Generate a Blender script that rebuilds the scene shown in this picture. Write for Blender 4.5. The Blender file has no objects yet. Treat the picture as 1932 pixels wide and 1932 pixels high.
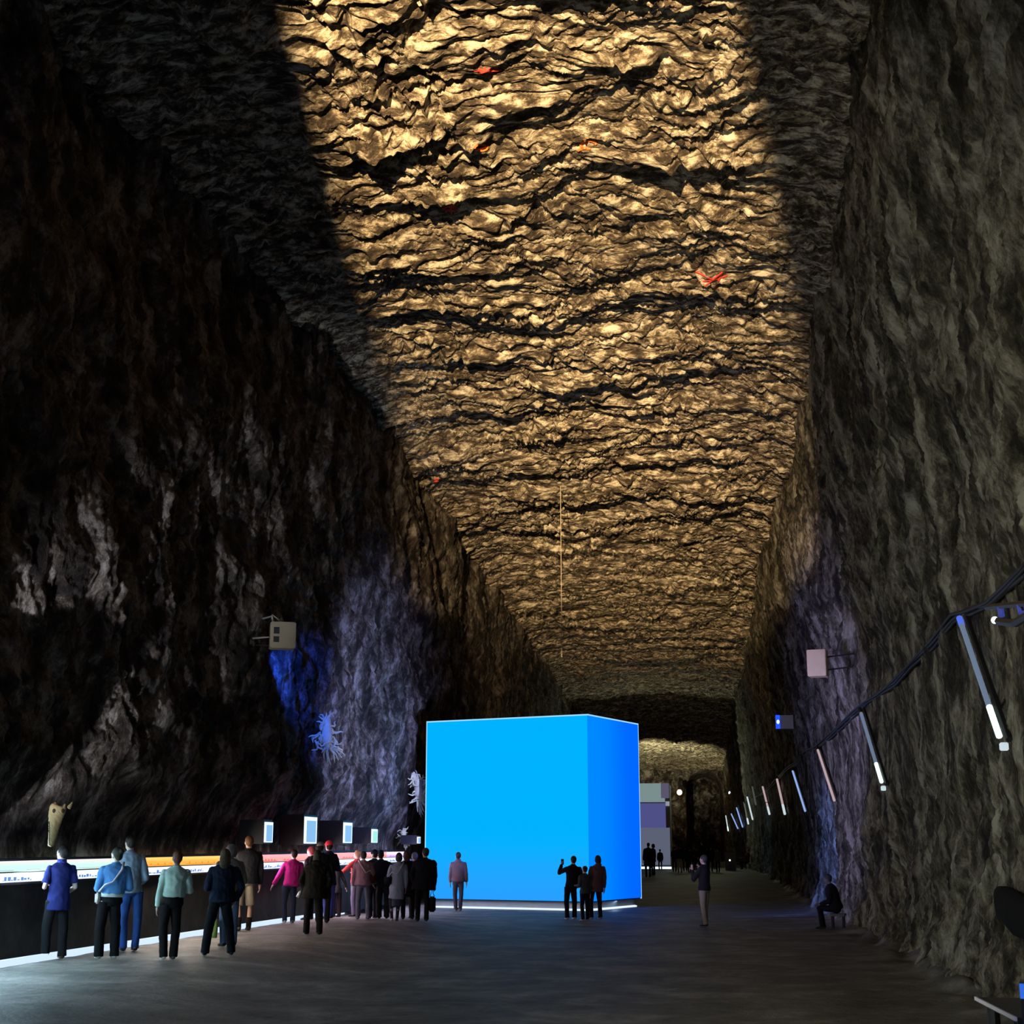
import bpy, bmesh, math, random
import numpy as np
from mathutils import Vector, Matrix, noise as mnoise
from mathutils.bvhtree import BVHTree
random.seed(7)
PI = math.pi
scn = bpy.context.scene
col = scn.collection

# ------------------------------------------------------------------ camera
FPX, HY, VX = 2700.0, 1597.0, 1330.0
PITCH = math.atan((HY-966)/FPX)
YAW = math.atan((VX-966)/math.hypot(FPX, HY-966))
CAM = Vector((0, 0, 1.85))
cd = bpy.data.cameras.new('camera'); cam = bpy.data.objects.new('camera', cd); col.objects.link(cam)
cam.location = CAM; cam.rotation_euler = (PI/2+PITCH, 0, YAW)
cd.sensor_width = 36; cd.lens = 36*FPX/1932; cd.clip_end = 500; cd.clip_start = 0.1
scn.camera = cam
scn.view_settings.view_transform = 'Standard'; scn.view_settings.look = 'None'; scn.view_settings.gamma = 1; scn.view_settings.use_curve_mapping = False; scn.view_settings.exposure = 0.0
wd = bpy.data.worlds.new('world'); scn.world = wd; wd.use_nodes = True; wd.node_tree.nodes['Background'].inputs[0].default_value = (0, 0, 0, 1)
FW = Vector((-math.sin(YAW)*math.cos(PITCH), math.cos(YAW)*math.cos(PITCH), math.sin(PITCH)))
RT = Vector((math.cos(YAW), math.sin(YAW), 0)); UP = RT.cross(FW)

def ray(px, py): return FW + RT*((px-966)/FPX) - UP*((py-966)/FPX)
def on_x(px, py, c): d = ray(px, py); return CAM + d*((c-CAM.x)/d.x)
def on_y(px, py, c): d = ray(px, py); return CAM + d*((c-CAM.y)/d.y)
def on_z(px, py, c): d = ray(px, py); return CAM + d*((c-CAM.z)/d.z)

def sst(a, b, x):
    t = np.clip((np.asarray(x, float)-a)/(b-a), 0, 1); return t*t*(3-2*t)
def floor_z(x, y):
    return 0.2*sst(-5, -7.5, x)*(1-sst(33, 42, y)) + 0.4*sst(45, 90, y)
def ground(px, py):
    z = 0.0
    for _ in range(25):
        p = on_z(px, py, z); z = 0.6*z+0.4*float(floor_z(p.x, p.y))
    p.z = float(floor_z(p.x, p.y)); return p

# ------------------------------------------------------------------ numpy noise
rng = np.random.RandomState(11)
GA = rng.rand(256, 256)*2*PI
GX, GY = np.cos(GA), np.sin(GA)
def pn(x, y):
    xi = np.floor(x).astype(int); yi = np.floor(y).astype(int); xf = x-xi; yf = y-yi
    u = xf**3*(xf*(xf*6-15)+10); v = yf**3*(yf*(yf*6-15)+10)
    def g(i, j):
        a = (xi+i) & 255; b = (yi+j) & 255; return GX[a, b]*(xf-i)+GY[a, b]*(yf-j)
    n0 = g(0, 0)*(1-u)+g(1, 0)*u; n1 = g(0, 1)*(1-u)+g(1, 1)*u
    return (n0*(1-v)+n1*v)*1.5
def fbm(x, y, o=4, k=0.5):
    s = 0; a = 1
    for i in range(o): s = s+a*pn(x*2**i+17.3*i, y*2**i+9.1*i); a *= k
    return s
def ridge(x, y, o=3, k=0.5):
    s = 0; a = 1
    for i in range(o): s = s+a*(1-2*np.abs(pn(x*2**i+31.7*i, y*2**i+5.9*i))); a *= k
    return s

# ------------------------------------------------------------------ materials
def mat(name, color=(0.5, 0.5, 0.5), rough=0.85, var=0.15, scale=6.0, metal=0.0, bump=0.0):
    m = bpy.data.materials.new(name); m.use_nodes = True; nt = m.node_tree; N = nt.nodes; L = nt.links
    b = N['Principled BSDF']; b.inputs['Roughness'].default_value = rough; b.inputs['Specular IOR Level'].default_value = .15 if rough > .8 else .5; b.inputs['Metallic'].default_value = metal
    tc = N.new('ShaderNodeTexCoord'); nz = N.new('ShaderNodeTexNoise'); nz.inputs['Scale'].default_value = scale; nz.inputs['Detail'].default_value = 5
    L.new(tc.outputs['Object'], nz.inputs['Vector'])
    mx = N.new('ShaderNodeMix'); mx.data_type = 'RGBA'
    mx.inputs['A'].default_value = tuple(c*(1-var) for c in color)+(1,)
    mx.inputs['B'].default_value = tuple(min(1, c*(1+var)) for c in color)+(1,)
    L.new(nz.outputs['Fac'], mx.inputs['Factor']); L.new(mx.outputs['Result'], b.inputs['Base Color'])
    if bump:
        bp = N.new('ShaderNodeBump'); bp.inputs['Strength'].default_value = bump; bp.inputs['Distance'].default_value = 0.02
        L.new(nz.outputs['Fac'], bp.inputs['Height']); L.new(bp.outputs['Normal'], b.inputs['Normal'])
    return m
def emat(name, color, strength=1.0):
    m = bpy.data.materials.new(name); m.use_nodes = True; nt = m.node_tree; b = nt.nodes['Principled BSDF']
    b.inputs['Base Color'].default_value = (0.02, 0.02, 0.02, 1); b.inputs['Roughness'].default_value = 0.6
    b.inputs['Emission Color'].default_value = tuple(color)+(1,); b.inputs['Emission Strength'].default_value = strength
    return m
def rock(name, stops, sc, stretch, fine=3.0, bump=0.6, dist=0.06, warp=0.35):
    """mottled rock: noise through a colour ramp, stretched along the bedding, fine relief as bump"""
    m = bpy.data.materials.new(name); m.use_nodes = True; nt = m.node_tree; N = nt.nodes; L = nt.links
    b = N['Principled BSDF']; b.inputs['Roughness'].default_value = 0.85; b.inputs['Specular IOR Level'].default_value = 0.25
    tc = N.new('ShaderNodeTexCoord'); mp = N.new('ShaderNodeMapping'); mp.inputs['Scale'].default_value = stretch
    L.new(tc.outputs['Object'], mp.inputs['Vector'])
    n1 = N.new('ShaderNodeTexNoise'); n1.inputs['Scale'].default_value = sc; n1.inputs['Detail'].default_value = 10; n1.inputs['Roughness'].default_value = 0.74; n1.inputs['Distortion'].default_value = warp
    L.new(mp.outputs['Vector'], n1.inputs['Vector'])
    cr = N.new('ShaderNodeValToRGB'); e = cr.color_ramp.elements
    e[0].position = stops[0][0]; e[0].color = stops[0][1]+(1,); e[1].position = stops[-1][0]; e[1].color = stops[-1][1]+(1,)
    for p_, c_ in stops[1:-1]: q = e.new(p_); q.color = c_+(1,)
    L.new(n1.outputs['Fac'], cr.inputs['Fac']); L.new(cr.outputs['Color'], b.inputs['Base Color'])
    n2 = N.new('ShaderNodeTexNoise'); n2.inputs['Scale'].default_value = fine; n2.inputs['Detail'].default_value = 8; n2.inputs['Roughness'].default_value = 0.7
    n2.inputs['Distortion'].default_value = 0.2
    L.new(mp.outputs['Vector'], n2.inputs['Vector'])
    bp = N.new('ShaderNodeBump'); bp.inputs['Strength'].default_value = bump; bp.inputs['Distance'].default_value = dist
    L.new(n2.outputs['Fac'], bp.inputs['Height']); L.new(bp.outputs['Normal'], b.inputs['Normal'])
    return m

# ------------------------------------------------------------------ objects
def props(o, label=None, cat=None, group=None, kind=None):
    if label: o['label'] = label
    if cat: o['category'] = cat
    if group: o['group'] = group
    if kind: o['kind'] = kind
    return o
def thing(name, label, cat, loc=(0, 0, 0), rotz=0, group=None):
    o = bpy.data.objects.new(name, None); col.objects.link(o); o.empty_display_size = 0.2
    o.location = loc; o.rotation_euler = (0, 0, rotz); return props(o, label, cat, group)
def mk(name, bm, m, parent=None, smooth=False, loc=None):
    me = bpy.data.meshes.new(name)
    if isinstance(bm, bpy.types.Mesh): me = bm
    else: bmesh.ops.recalc_face_normals(bm, faces=bm.faces); bm.to_mesh(me); bm.free()
    for x_ in (m if isinstance(m, (list, tuple)) else [m]): me.materials.append(x_)
    if smooth: me.polygons.foreach_set('use_smooth', [True]*len(me.polygons))
    o = bpy.data.objects.new(name, me); col.objects.link(o)
    if parent: o.parent = parent
    if loc is not None: o.location = loc
    return o
def grid_obj(name, P, m, kind='structure'):
    h, w = P.shape[:2]
    me = bpy.data.meshes.new(name); me.vertices.add(h*w); me.vertices.foreach_set('co', P.reshape(-1).astype(np.float32))
    i = np.arange(h*w).reshape(h, w)
    q = np.stack([i[:-1, :-1], i[:-1, 1:], i[1:, 1:], i[1:, :-1]], -1).reshape(-1, 4)
    n = len(q); me.loops.add(n*4); me.loops.foreach_set('vertex_index', q.reshape(-1).astype(np.int32))
    me.polygons.add(n); me.polygons.foreach_set('loop_start', (np.arange(n)*4).astype(np.int32)); me.polygons.foreach_set('loop_total', np.full(n, 4, np.int32))
    me.polygons.foreach_set('use_smooth', np.ones(n, bool)); me.update(calc_edges=True); me.materials.append(m)
    o = bpy.data.objects.new(name, me); col.objects.link(o); o['kind'] = kind; return o

def box(bm, a, b, bev=0.0, mat4=None):
    a, b = Vector(a), Vector(b); c = (a+b)/2; s = b-a
    r = bmesh.ops.create_cube(bm, size=1); vs = r['verts']
    bmesh.ops.scale(bm, vec=s, verts=vs); bmesh.ops.translate(bm, vec=c, verts=vs)
    if bev:
        es = list({e for v in vs for e in v.link_edges}); r2 = bmesh.ops.bevel(bm, geom=es, offset=bev, segments=2, affect='EDGES')
        vs = list({v for f_ in r2['faces'] for v in f_.verts} | {v for v in vs if v.is_valid})
    if mat4 is not None: bmesh.ops.transform(bm, matrix=mat4, verts=vs)
    return vs
def frame(d):
    d = Vector(d).normalized(); a = Vector((1, 0, 0)) if abs(d.x) < 0.8 else Vector((0, 1, 0))
    x = (a-d*a.dot(d)).normalized(); return x, d.cross(x)
def tube(bm, pts, rad, seg=10, cap=True, fix=None):
    """tube through pts, rad one number, list of numbers or of (rx, ry); fix: x axis of every ring"""
    pts = [Vector(p) for p in pts]; n = len(pts)
    if not isinstance(rad, (list, tuple)): rad = [rad]*n
    rings = []; px_ = None
    for i, p in enumerate(pts):
        d = (pts[min(i+1, n-1)]-pts[max(i-1, 0)])
        if d.length < 1e-9: d = Vector((0, 0, 1))
        d.normalize()
        ref = Vector(fix) if fix else (px_ if px_ is not None else frame(d)[0])
        x = (ref-d*ref.dot(d))
        x = x.normalized() if x.length > 1e-6 else frame(d)[0]
        y = d.cross(x); px_ = x
        rx, ry = rad[i] if isinstance(rad[i], (list, tuple)) else (rad[i], rad[i])
        rings.append([bm.verts.new(p+x*rx*math.cos(2*PI*k/seg)+y*ry*math.sin(2*PI*k/seg)) for k in range(seg)])
    for a, b in zip(rings, rings[1:]):
        for k in range(seg): bm.faces.new((a[k], a[(k+1) % seg], b[(k+1) % seg], b[k]))
    if cap: bm.faces.new(rings[0][::-1]); bm.faces.new(rings[-1])
def ball(bm, c, r, seg=14, rot=None):
    if not isinstance(r, (list, tuple)): r = (r, r, r)
    v = bmesh.ops.create_uvsphere(bm, u_segments=seg, v_segments=max(6, seg*2//3), radius=1)['verts']
    M = Matrix.Translation(Vector(c)) @ (rot.to_4x4() if rot is not None else Matrix()) @ Matrix.Diagonal((r[0], r[1], r[2], 1))
    bmesh.ops.transform(bm, matrix=M, verts=v)
def capsule(bm, a, b, r0, r1, seg=12):
    ball(bm, a, r0, seg); ball(bm, b, r1, seg); tube(bm, [a, b], [r0, r1], seg)
JOBS = []
def fuse(bm, voxel, smooth=3, wr=0.0, wsc=9.0):
    """union of closed shapes -> one continuous surface (all of them are evaluated together at the end)"""
    bmesh.ops.recalc_face_normals(bm, faces=bm.faces)
    me = bpy.data.meshes.new('fused'); bm.to_mesh(me); bm.free(); JOBS.append((me, voxel, smooth, wr, wsc)); return me
def finish_fused():
    tmp = []
    for me, voxel, smooth, wr, wsc in JOBS:
        o = bpy.data.objects.new('tmp', me); col.objects.link(o)
        r = o.modifiers.new('r', 'REMESH'); r.mode = 'VOXEL'; r.voxel_size = voxel
        if smooth: q = o.modifiers.new('s', 'SMOOTH'); q.iterations = smooth; q.factor = 0.5
        tmp.append(o)
    dg = bpy.context.evaluated_depsgraph_get(); users = {}
    for o in col.objects:
        if o.type == 'MESH' and o not in tmp: users.setdefault(o.data.name, []).append(o)
    for o, (me, voxel, smooth, wr, wsc) in zip(tmp, JOBS):
        out = bpy.data.meshes.new_from_object(o.evaluated_get(dg)); n = len(out.vertices)
        if wr and n:
            c = np.empty(n*3, np.float32); out.vertices.foreach_get('co', c); c = c.reshape(-1, 3); nn = np.empty(n*3, np.float32); out.vertices.foreach_get('normal', nn); nn = nn.reshape(-1, 3)
            sd = rng.rand()*99
            k = pn((c[:, 0]+.6*c[:, 1])*wsc+sd, c[:, 2]*wsc*.6+c[:, 1]*wsc*.7)*.7+.3*pn(c[:, 1]*wsc*1.7+sd, (c[:, 2]+.5*c[:, 0])*wsc*1.5)
            c = c+nn*(wr*(1-2.6*np.abs(k)))[:, None]; out.vertices.foreach_set('co', c.reshape(-1).astype(np.float32))
        if not out.materials:
            for m_ in me.materials: out.materials.append(m_)
        out.polygons.foreach_set('use_smooth', [True]*len(out.polygons))
        for u in users.get(me.name, []): u.data = out; out.name = u.name
    for o in tmp: bpy.data.objects.remove(o)
    for j in JOBS: bpy.data.meshes.remove(j[0])

# ================================================================== the hall
YA, YB = -30.0, 150.0
def ip(y, ys, vs): return np.interp(y, ys, vs)
def xl(y): return ip(y, [-30, 20, 36, 60, 150], [-11.9, -10.12, -9.5, -9.45, -9.3])
def xl_face(y): return ip(y, [10, 20, 31, 37, 60], [-10.25, -9.89, -9.47, -9.22, -9.2])-.45
def xr(y, z):
    f_ = ip(y, [-30, 60, 80, 110, 150], [3.55, 3.45, 3.2, 2.7, 2.0]); t_ = ip(y, [-30, 20, 25, 40, 60, 85, 110, 150], [2.6, 2.65, 3.0, 3.2, 2.75, 2.65, 2.3, 1.9])
    k = sst(4.0, 12, z); return f_*(1-k)+t_*k
def hc(y): return ip(y, [-30, 40, 53, 68, 91, 110, 150], [14.7, 14.85, 14.25, 13.6, 12.7, 12.0, 9.2])
def depths(fine0, n, y1=YB, k=1.55):
    t = np.linspace(0, 1, n); a = fine0**(1-k); b = y1**(1-k); return (a+(b-a)*t)**(1/(1-k))

# ceiling
YS = np.concatenate([np.linspace(YA, 15.5, 60)[:-1], depths(15.5, 1150)]); XS = np.linspace(-12.4, 4.1, 420)
Yg, Xg = np.meshgrid(YS, XS, indexing='ij')
def ceil_disp(x, y):
    wx = x+1.1*pn(x/2.6, y/2.2)+0.35*pn(x/.8+4, y/.6); wy = y+0.85*fbm(x/3.1+7, y/2.4+3, 3)+0.10*x*pn(x/9+2, y/7)
    big = 0.30*fbm(wx/5.0, wy/2.6, 2)
    m0 = 0.5+0.5*np.clip(1.6*pn(x/3.3+40, y/2.1+12), -1, 1)
    t = wy/1.7+1.5*pn(wx/2.0+11, wy/1.7)+.6*pn(wx/.7, wy/.5); s = t-np.floor(t)
    saw = np.where(s < 0.7, s/0.7, (1-s)/0.3)             # scalloped bedding, long rise and short fall
    t2 = wy/0.62+1.8*pn(wx/.85+5, wy/.6+8)+.7*pn(wx/.3, wy/.22); s2 = t2-np.floor(t2); saw2 = np.where(s2 < 0.65, s2/0.65, (1-s2)/0.35)
    a2 = 0.5+0.5*np.clip(1.8*pn(x/1.3+20, y/.9+50), -1, 1)
    d = big+0.30*m0*saw+0.10*a2*saw2+0.11*fbm(wx/1.3+3, wy/.62, 3, .55)+0.05*fbm(wx/.26, wy/.15, 4, .62)
    return d
D = ceil_disp(Xg, Yg)
# the long dark hollow near the camera and a few smaller overhangs
for (px, py, rx, ry, dep) in [(1260, 385, 1.35, .40, .75), (985, 292, .55, .22, .4), (720, 335, .8, .22, .45), (880, 345, .6, .2, .4), (840, 438, .8, .25, .4), (1190, 210, .6, .22, .4), (730, 490, .6, .2, .35), (650, 372, .25, .2, .35)]:
    c = on_z(px, py, 14.3); q = ((Xg-c.x)/rx+0.25*np.sin(Xg*3))**2+((Yg-c.y)/ry+0.35*(Xg-c.x)/rx)**2
    D = D-.8*dep*np.exp(-q**2)+0.5*dep*np.exp(-((Xg-c.x)/(rx*1.15))**2-((Yg-c.y+0.35*(Xg-c.x)*ry/rx+ry*1.5)/(ry*1.0))**2)
edge = np.clip(np.minimum(Xg-xl(Yg), xr(Yg, 12.0)-Xg), -1, 3)
Zc = hc(Yg)+0.35-D-0.35*np.exp(-np.clip(edge, 0, 9)/0.8)
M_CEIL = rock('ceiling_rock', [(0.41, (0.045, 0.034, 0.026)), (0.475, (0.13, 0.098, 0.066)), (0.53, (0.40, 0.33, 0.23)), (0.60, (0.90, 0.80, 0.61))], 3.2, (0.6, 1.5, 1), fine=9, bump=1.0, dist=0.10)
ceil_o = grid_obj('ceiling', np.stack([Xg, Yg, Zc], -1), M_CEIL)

# walls
M_WL = rock('left_wall_rock', [(0.40, (0.012, 0.009, 0.007)), (0.475, (0.045, 0.034, 0.026)), (0.54, (0.14, 0.115, 0.092)), (0.62, (0.36, 0.33, 0.29))], 1.3, (1, 1.1, 0.8), fine=7, bump=1.0, dist=0.12)
M_WR = rock('right_wall_rock', [(0.40, (0.012, 0.010, 0.007)), (0.475, (0.065, 0.056, 0.038)), (0.54, (0.20, 0.18, 0.135)), (0.62, (0.42, 0.40, 0.32))], 1.4, (1, 1.2, 0.55), fine=8, bump=1.0, dist=0.12)
YW = np.concatenate([np.linspace(YA, 13, 50)[:-1], depths(13, 750)]); ZW = np.linspace(-0.3, 16.0, 400)
Yw, Zw = np.meshgrid(YW, ZW, indexing='ij')
def wall_disp(y, z, seed, slant):
    yy = y+slant*z
    wy = yy+0.7*pn(yy/1.8+seed, z/3+seed)
    return (0.30*fbm(wy/3.4+seed, z/4+seed, 3)+0.12*fbm(wy/1.1+seed, z/1.8+seed*2, 4, .6)+0.08*fbm(wy/.35+seed, z/.5+seed*2, 4, .65))
lowk = sst(1.8, 3.6, Zw)
DL = wall_disp(Yw, Zw, 3.0, 0.15)
DL = DL*(0.25+0.75*lowk)-0.62*(1-lowk)
c0 = on_x(60, 1535, -9.6)   # bulging rock spur at the near end of the left wall
DL = DL+0.6*sst(1.75, 1.95, Zw)*np.exp(-(((Yw-18.6)/1.5)**2+((Zw-2.7)/1.0)**2))*(1+0.5*ridge(Yw/.9+Zw/.8, (Zw-Yw)/2.6, 2))
Xw = xl(Yw)+DL
wl = grid_obj('wall_left', np.stack([Xw, Yw, Zw], -1), M_WL)
DR = wall_disp(Yw, Zw, 8.0, 0.55)
rk = 1-0.55*np.exp(-((Zw-3.9)/1.6)**2)
foot = 0.35*np.clip(1-Zw/1.4, 0, 1)**2
Xw2 = xr(Yw, Zw)-DR*rk*0.9-foot*(0.6+0.8*np.clip(pn(Yw/1.3, Yw/7), -1, 1))+0.12
wr_o = grid_obj('wall_right', np.stack([Xw2, Yw, Zw], -1), M_WR)
# end wall with a darker arch mouth
Xe = np.linspace(-11, 4.5, 160); Ze = np.linspace(-0.5, 13, 130); Xe, Ze = np.meshgrid(Xe, Ze, indexing='ij')
q_ = np.sqrt(((Xe-0.1)/1.75)**2+(np.clip(Ze-7.3, 0, 99)/1.9)**2); arch = sst(.9, 1.1, q_)
Ye = YB-1-1.2*fbm(Xe/3+5, Ze/3+9, 4)+9*(1-arch)
grid_obj('wall_back', np.stack([Xe, Ye, Ze], -1), M_WL)
bm = bmesh.new(); box(bm, (-13, YA-.4, -0.5), (5, YA, 16)); mk('wall_front', bm, M_WR)['kind'] = 'structure'
# floor
M_FL = rock('floor_salt', [(0.36, (0.05, 0.046, 0.04)), (0.5, (0.11, 0.105, 0.095)), (0.66, (0.24, 0.23, 0.21))], 0.8, (1, 1, 1), fine=3.5, bump=0.7, dist=0.06)
M_FL.node_tree.nodes['Principled BSDF'].inputs['Roughness'].default_value = .6
YF = np.concatenate([np.linspace(YA, 12, 40)[:-1], depths(12, 380)]); XF = np.linspace(-12.5, 4.6, 240)
Yf, Xf = np.meshgrid(YF, XF, indexing='ij')
Zf = floor_z(Xf, Yf)+0.010*fbm(Xf/1.4, Yf/.8, 4)-0.006+0.22*np.exp(-np.clip(3.35-Xf, 0, 9)/0.22)*np.clip(pn(Yf/.9, Xf/.5)+.4, 0, 1)
floor_o = grid_obj('floor', np.stack([Xf, Yf, Zf], -1), M_FL)

def bvh(o):
    n = len(o.data.vertices); a = np.empty(n*3, np.float32); o.data.vertices.foreach_get('co', a)
    m = len(o.data.polygons); q = np.empty(m*4, np.int32); o.data.loops.foreach_get('vertex_index', q)
    return BVHTree.FromPolygons(a.reshape(-1, 3).tolist(), q.reshape(-1, 4).tolist())
BC, BL, BR = bvh(ceil_o), bvh(wl), bvh(wr_o)
def hit(tree, px, py, off=0.0):
    d = ray(px, py).normalized(); h, n, i, t = tree.ray_cast(CAM, d)
    return (h-d*off) if h is not None else None
def right_surface(y, z):
    h = BR.ray_cast(Vector((0, y, z)), Vector((1, 0, 0)))[0]; return h.x if h else 3.2
def left_surface(y, z):
    h = BL.ray_cast(Vector((-6, y, z)), Vector((-1, 0, 0)))[0]; return h.x if h else -9.6
# ================================================================== lights of the hall
def spot(name, loc, target, energy, color, size, blend=0.3, radius=0.05):
    l = bpy.data.lights.new(name, 'SPOT'); l.energy = energy; l.color = color; l.spot_size = math.radians(size); l.spot_blend = blend; l.shadow_soft_size = radius
    o = bpy.data.objects.new(name, l); col.objects.link(o); o.location = loc
    o.rotation_euler = (Vector(target)-Vector(loc)).to_track_quat('-Z', 'Y').to_euler(); return o
def area(name, loc, target, energy, color, sx, sy):
    l = bpy.data.lights.new(name, 'AREA'); l.shape = 'RECTANGLE'; l.size = sx; l.size_y = sy; l.energy = energy; l.color = color
    o = bpy.data.objects.new(name, l); col.objects.link(o); o.location = loc
    o.rotation_euler = (Vector(target)-Vector(loc)).to_track_quat('-Z', 'Y').to_euler(); return o
M_BLACK = mat('black_metal', (0.008, 0.008, 0.009), 0.5)
WARM = (1.0, 0.70, 0.36)
# main ceiling projector behind the viewer, with two barn door flags
SRC = Vector((-2.75, -8.0, 6.6))
spot('ceiling_projector', SRC, (-2.6, 40, 20.0), 160000, WARM, 52, 0.25, 0.012)
spot('ceiling_boost_far', SRC, SRC+Vector((.15, 100, 11.5)), 175000, WARM, 13, 1.0, 0.012)  # added boost so the far ceiling stays bright
flood = thing('ceiling_floodlight', 'black barn door floodlight on a pole that lights the ceiling', 'floodlight', (SRC.x, SRC.y, 0))
for s in (-1, 1):
    bm = bmesh.new(); tube(bm, [(s*.030, .1, 7.3), (s*.128, 1.02, 7.3)], [(.003, 1.2)]*2, 4, fix=(1, 0, 0)); box(bm, (min(s*.03, s*.4), .095, 5.4), (max(s*.03, s*.4), .105, 8.8)); mk('barn_door', bm, M_BLACK, flood)
bm = bmesh.new(); box(bm, (-.2, 1.0, 5.6), (.2, 1.02, 6.663)); box(bm, (-.2, 1.0, 6.96), (.2, 1.02, 8.4)); mk('beam_flags', bm, M_BLACK, flood)  # plates added out of view to trim the beam
bm = bmesh.new(); tube(bm, [(0, -.12, 0), (0, -.12, 6.45)], .03); box(bm, (-.25, -.37, 0), (.25, .13, .04)); box(bm, (-.16, -.3, 6.4), (.16, -.06, 6.8), .02)
box(bm, (-.14, -.1, 6.1), (-.12, 1.0, 6.13)); box(bm, (.12, -.1, 6.1), (.14, 1.0, 6.13)); mk('stand', bm, M_BLACK, flood)
spot('ceiling_fill', (-5.2, 47.0, 6.4), (-3.5, 76, 13.3), 5000, WARM, 50, 1.0, 0.03)  # unseen spot added over the cube to brighten the ceiling
spot('far_ceiling_glow', (-4.2, 120, 3.5), (-4.2, 137, 10.5), 16000, (1, .95, .6), 50, 0.8, 0.05)
# coloured washes on the walls
spot('wall_wash', (1.5, 30, 2.6), (-9.5, 40.5, 4.8), 15000, (.38, .45, 1.0), 42, 0.95, 0.1)
spot('wall_wash', (-3.6, 34, 3.4), (-9.5, 46.3, 3.6), 7500, (.34, .40, 1.0), 32, 0.95, 0.1)
qL = on_x(533, 1222, -9.0); lx_ = max(left_surface(qL.y+dy, qL.z-.1) for dy in (-.4, 0, .4)); pLamp = on_x(532, 1216, lx_+.55)
spot('lamp_under_speaker', pLamp+Vector((.02, 0, -.12)), on_x(562, 1300, lx_-.15), 1500, (.02, .10, 1.0), 44, 0.8, 0.02)
spot('wall_wash', (-5.5, 26, 2.2), (3.2, 38, 4.6), 7500, (.42, .40, 1.0), 44, 0.95, 0.1)
spot('wall_wash', (-4.5, 33, 2.2), (3.3, 43.5, 1.5), 10000, (.10, .24, 1.0), 24, 0.95, 0.1)
spot('wall_wash', (-4.5, 60, 2.2), (2.9, 78, 2.0), 1560, (.25, .6, .9), 20, 0.95, 0.1)
spot('wall_wash', (-4.0, 6, 2.6), (3.2, 20, 4.8), 2700, (1.0, .97, .76), 80, 0.95, 0.2)
spot('wall_wash', (-9.0, 12.6, .5), (-10.1, 18.6, 3.3), 6500, (.85, .88, 1.0), 31, 0.8, 0.05)
area('near_fill', (-2.5, -14, 3), (-3, 20, 12), 520, (.42, .56, 1.0), 9, 5)  # unseen fill lamp added behind the viewer
area('far_fill', (-3, 105, 7), (-3, 60, 3), 260, (.8, .85, .6), 8, 4)  # unseen fill lamp added deep in the hall

# light thrown on the floor by the display and the strip below it
for y0, y1, c, e in ((16, 24, (.55, .84, 1.0), 330), (24, 31.5, (1.0, .85, .75), 170), (31.5, 42, (1.0, .74, .85), 200), (42, 47.5, (.7, .66, 1.0), 130)):
    ym = (y0+y1)/2; xx = float(xl_face(ym))+.09; area('display_glow', (xx, ym, 1.5), (xx+2.6, ym, .25), e, c, y1-y0, .28)

# ================================================================== the luminous cube
def fade(name, c0, c1, axis, lo, hi, c2=None, strength=1.0):
    """emissive material whose emission colour runs from c0 to c1 along an object axis"""
    m = emat(name, c0, strength); nt = m.node_tree; N = nt.nodes; L = nt.links
    tc = N.new('ShaderNodeTexCoord'); sp = N.new('ShaderNodeSeparateXYZ'); L.new(tc.outputs['Object'], sp.inputs[0])
    mr = N.new('ShaderNodeMapRange'); mr.interpolation_type = 'SMOOTHERSTEP'; mr.inputs['From Min'].default_value = lo; mr.inputs['From Max'].default_value = hi
    L.new(sp.outputs[axis], mr.inputs['Value']); mx = N.new('ShaderNodeMix'); mx.data_type = 'RGBA'
    mx.inputs['A'].default_value = c0+(1,); mx.inputs['B'].default_value = c1+(1,); L.new(mr.outputs[0], mx.inputs['Factor'])
    L.new(mx.outputs['Result'], N['Principled BSDF'].inputs['Emission Color']); return m
cM = on_z(1113, 1719, 0); fd = Vector((-5.33, 1.96, 0)).normalized(); rd = Vector((1.96, 5.33, 0)).normalized()
CW, CD_, CZ0 = 5.68, 3.95, 0.24
CZ1 = on_y(1113, 1347, cM.y).z
cube = thing('light_cube', 'huge glowing sky-blue light cube standing on a low white plinth', 'light cube', (cM.x, cM.y, 0), math.atan2(-fd.y, -fd.x))
# local frame: x runs from the left end of the front to the corner (0), y goes back
M_CF = fade('cube_front_light', (0.02, 0.35, 1.0), (0.0, 0.45, 1.0), 'Z', 0.0, 2.6)  # projected light on the cube painted as emission gradients
M_CS = fade('cube_side_light', (0.0, 0.25, 1.0), (0.0, 0.14, 1.0), 'Y', 0.2, 3.8)
for m_ in (M_CF, M_CS): m_.node_tree.nodes['Principled BSDF'].inputs['Base Color'].default_value = (0, 0, 0, 1); m_.node_tree.nodes['Principled BSDF'].inputs['Specular IOR Level'].default_value = 0
M_CE = emat('cube_edge_light', (0.35, 0.72, 1.0), 1.0); M_CW = mat('plinth_white', (0.22, 0.24, 0.27), 0.6); M_LINE = emat('line_light', (0.75, 0.88, 1.0), 1.1)
M_DARKBLUE = mat('cube_fabric_rear', (0.02, 0.05, 0.12), 0.8)
bm = bmesh.new(); box(bm, (-CW, .03, CZ0), (-.03, CD_, CZ1-.02)); mk('body', bm, M_DARKBLUE, cube)
bm = bmesh.new(); box(bm, (-CW+.03, 0, CZ0+.03), (-.03, .03, CZ1-.04)); mk('front_panel', bm, M_CF, cube)
bm = bmesh.new(); box(bm, (-.03, .03, CZ0+.03), (0, CD_-.03, CZ1-.04)); mk('side_panel', bm, M_CS, cube)
bm = bmesh.new()
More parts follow.
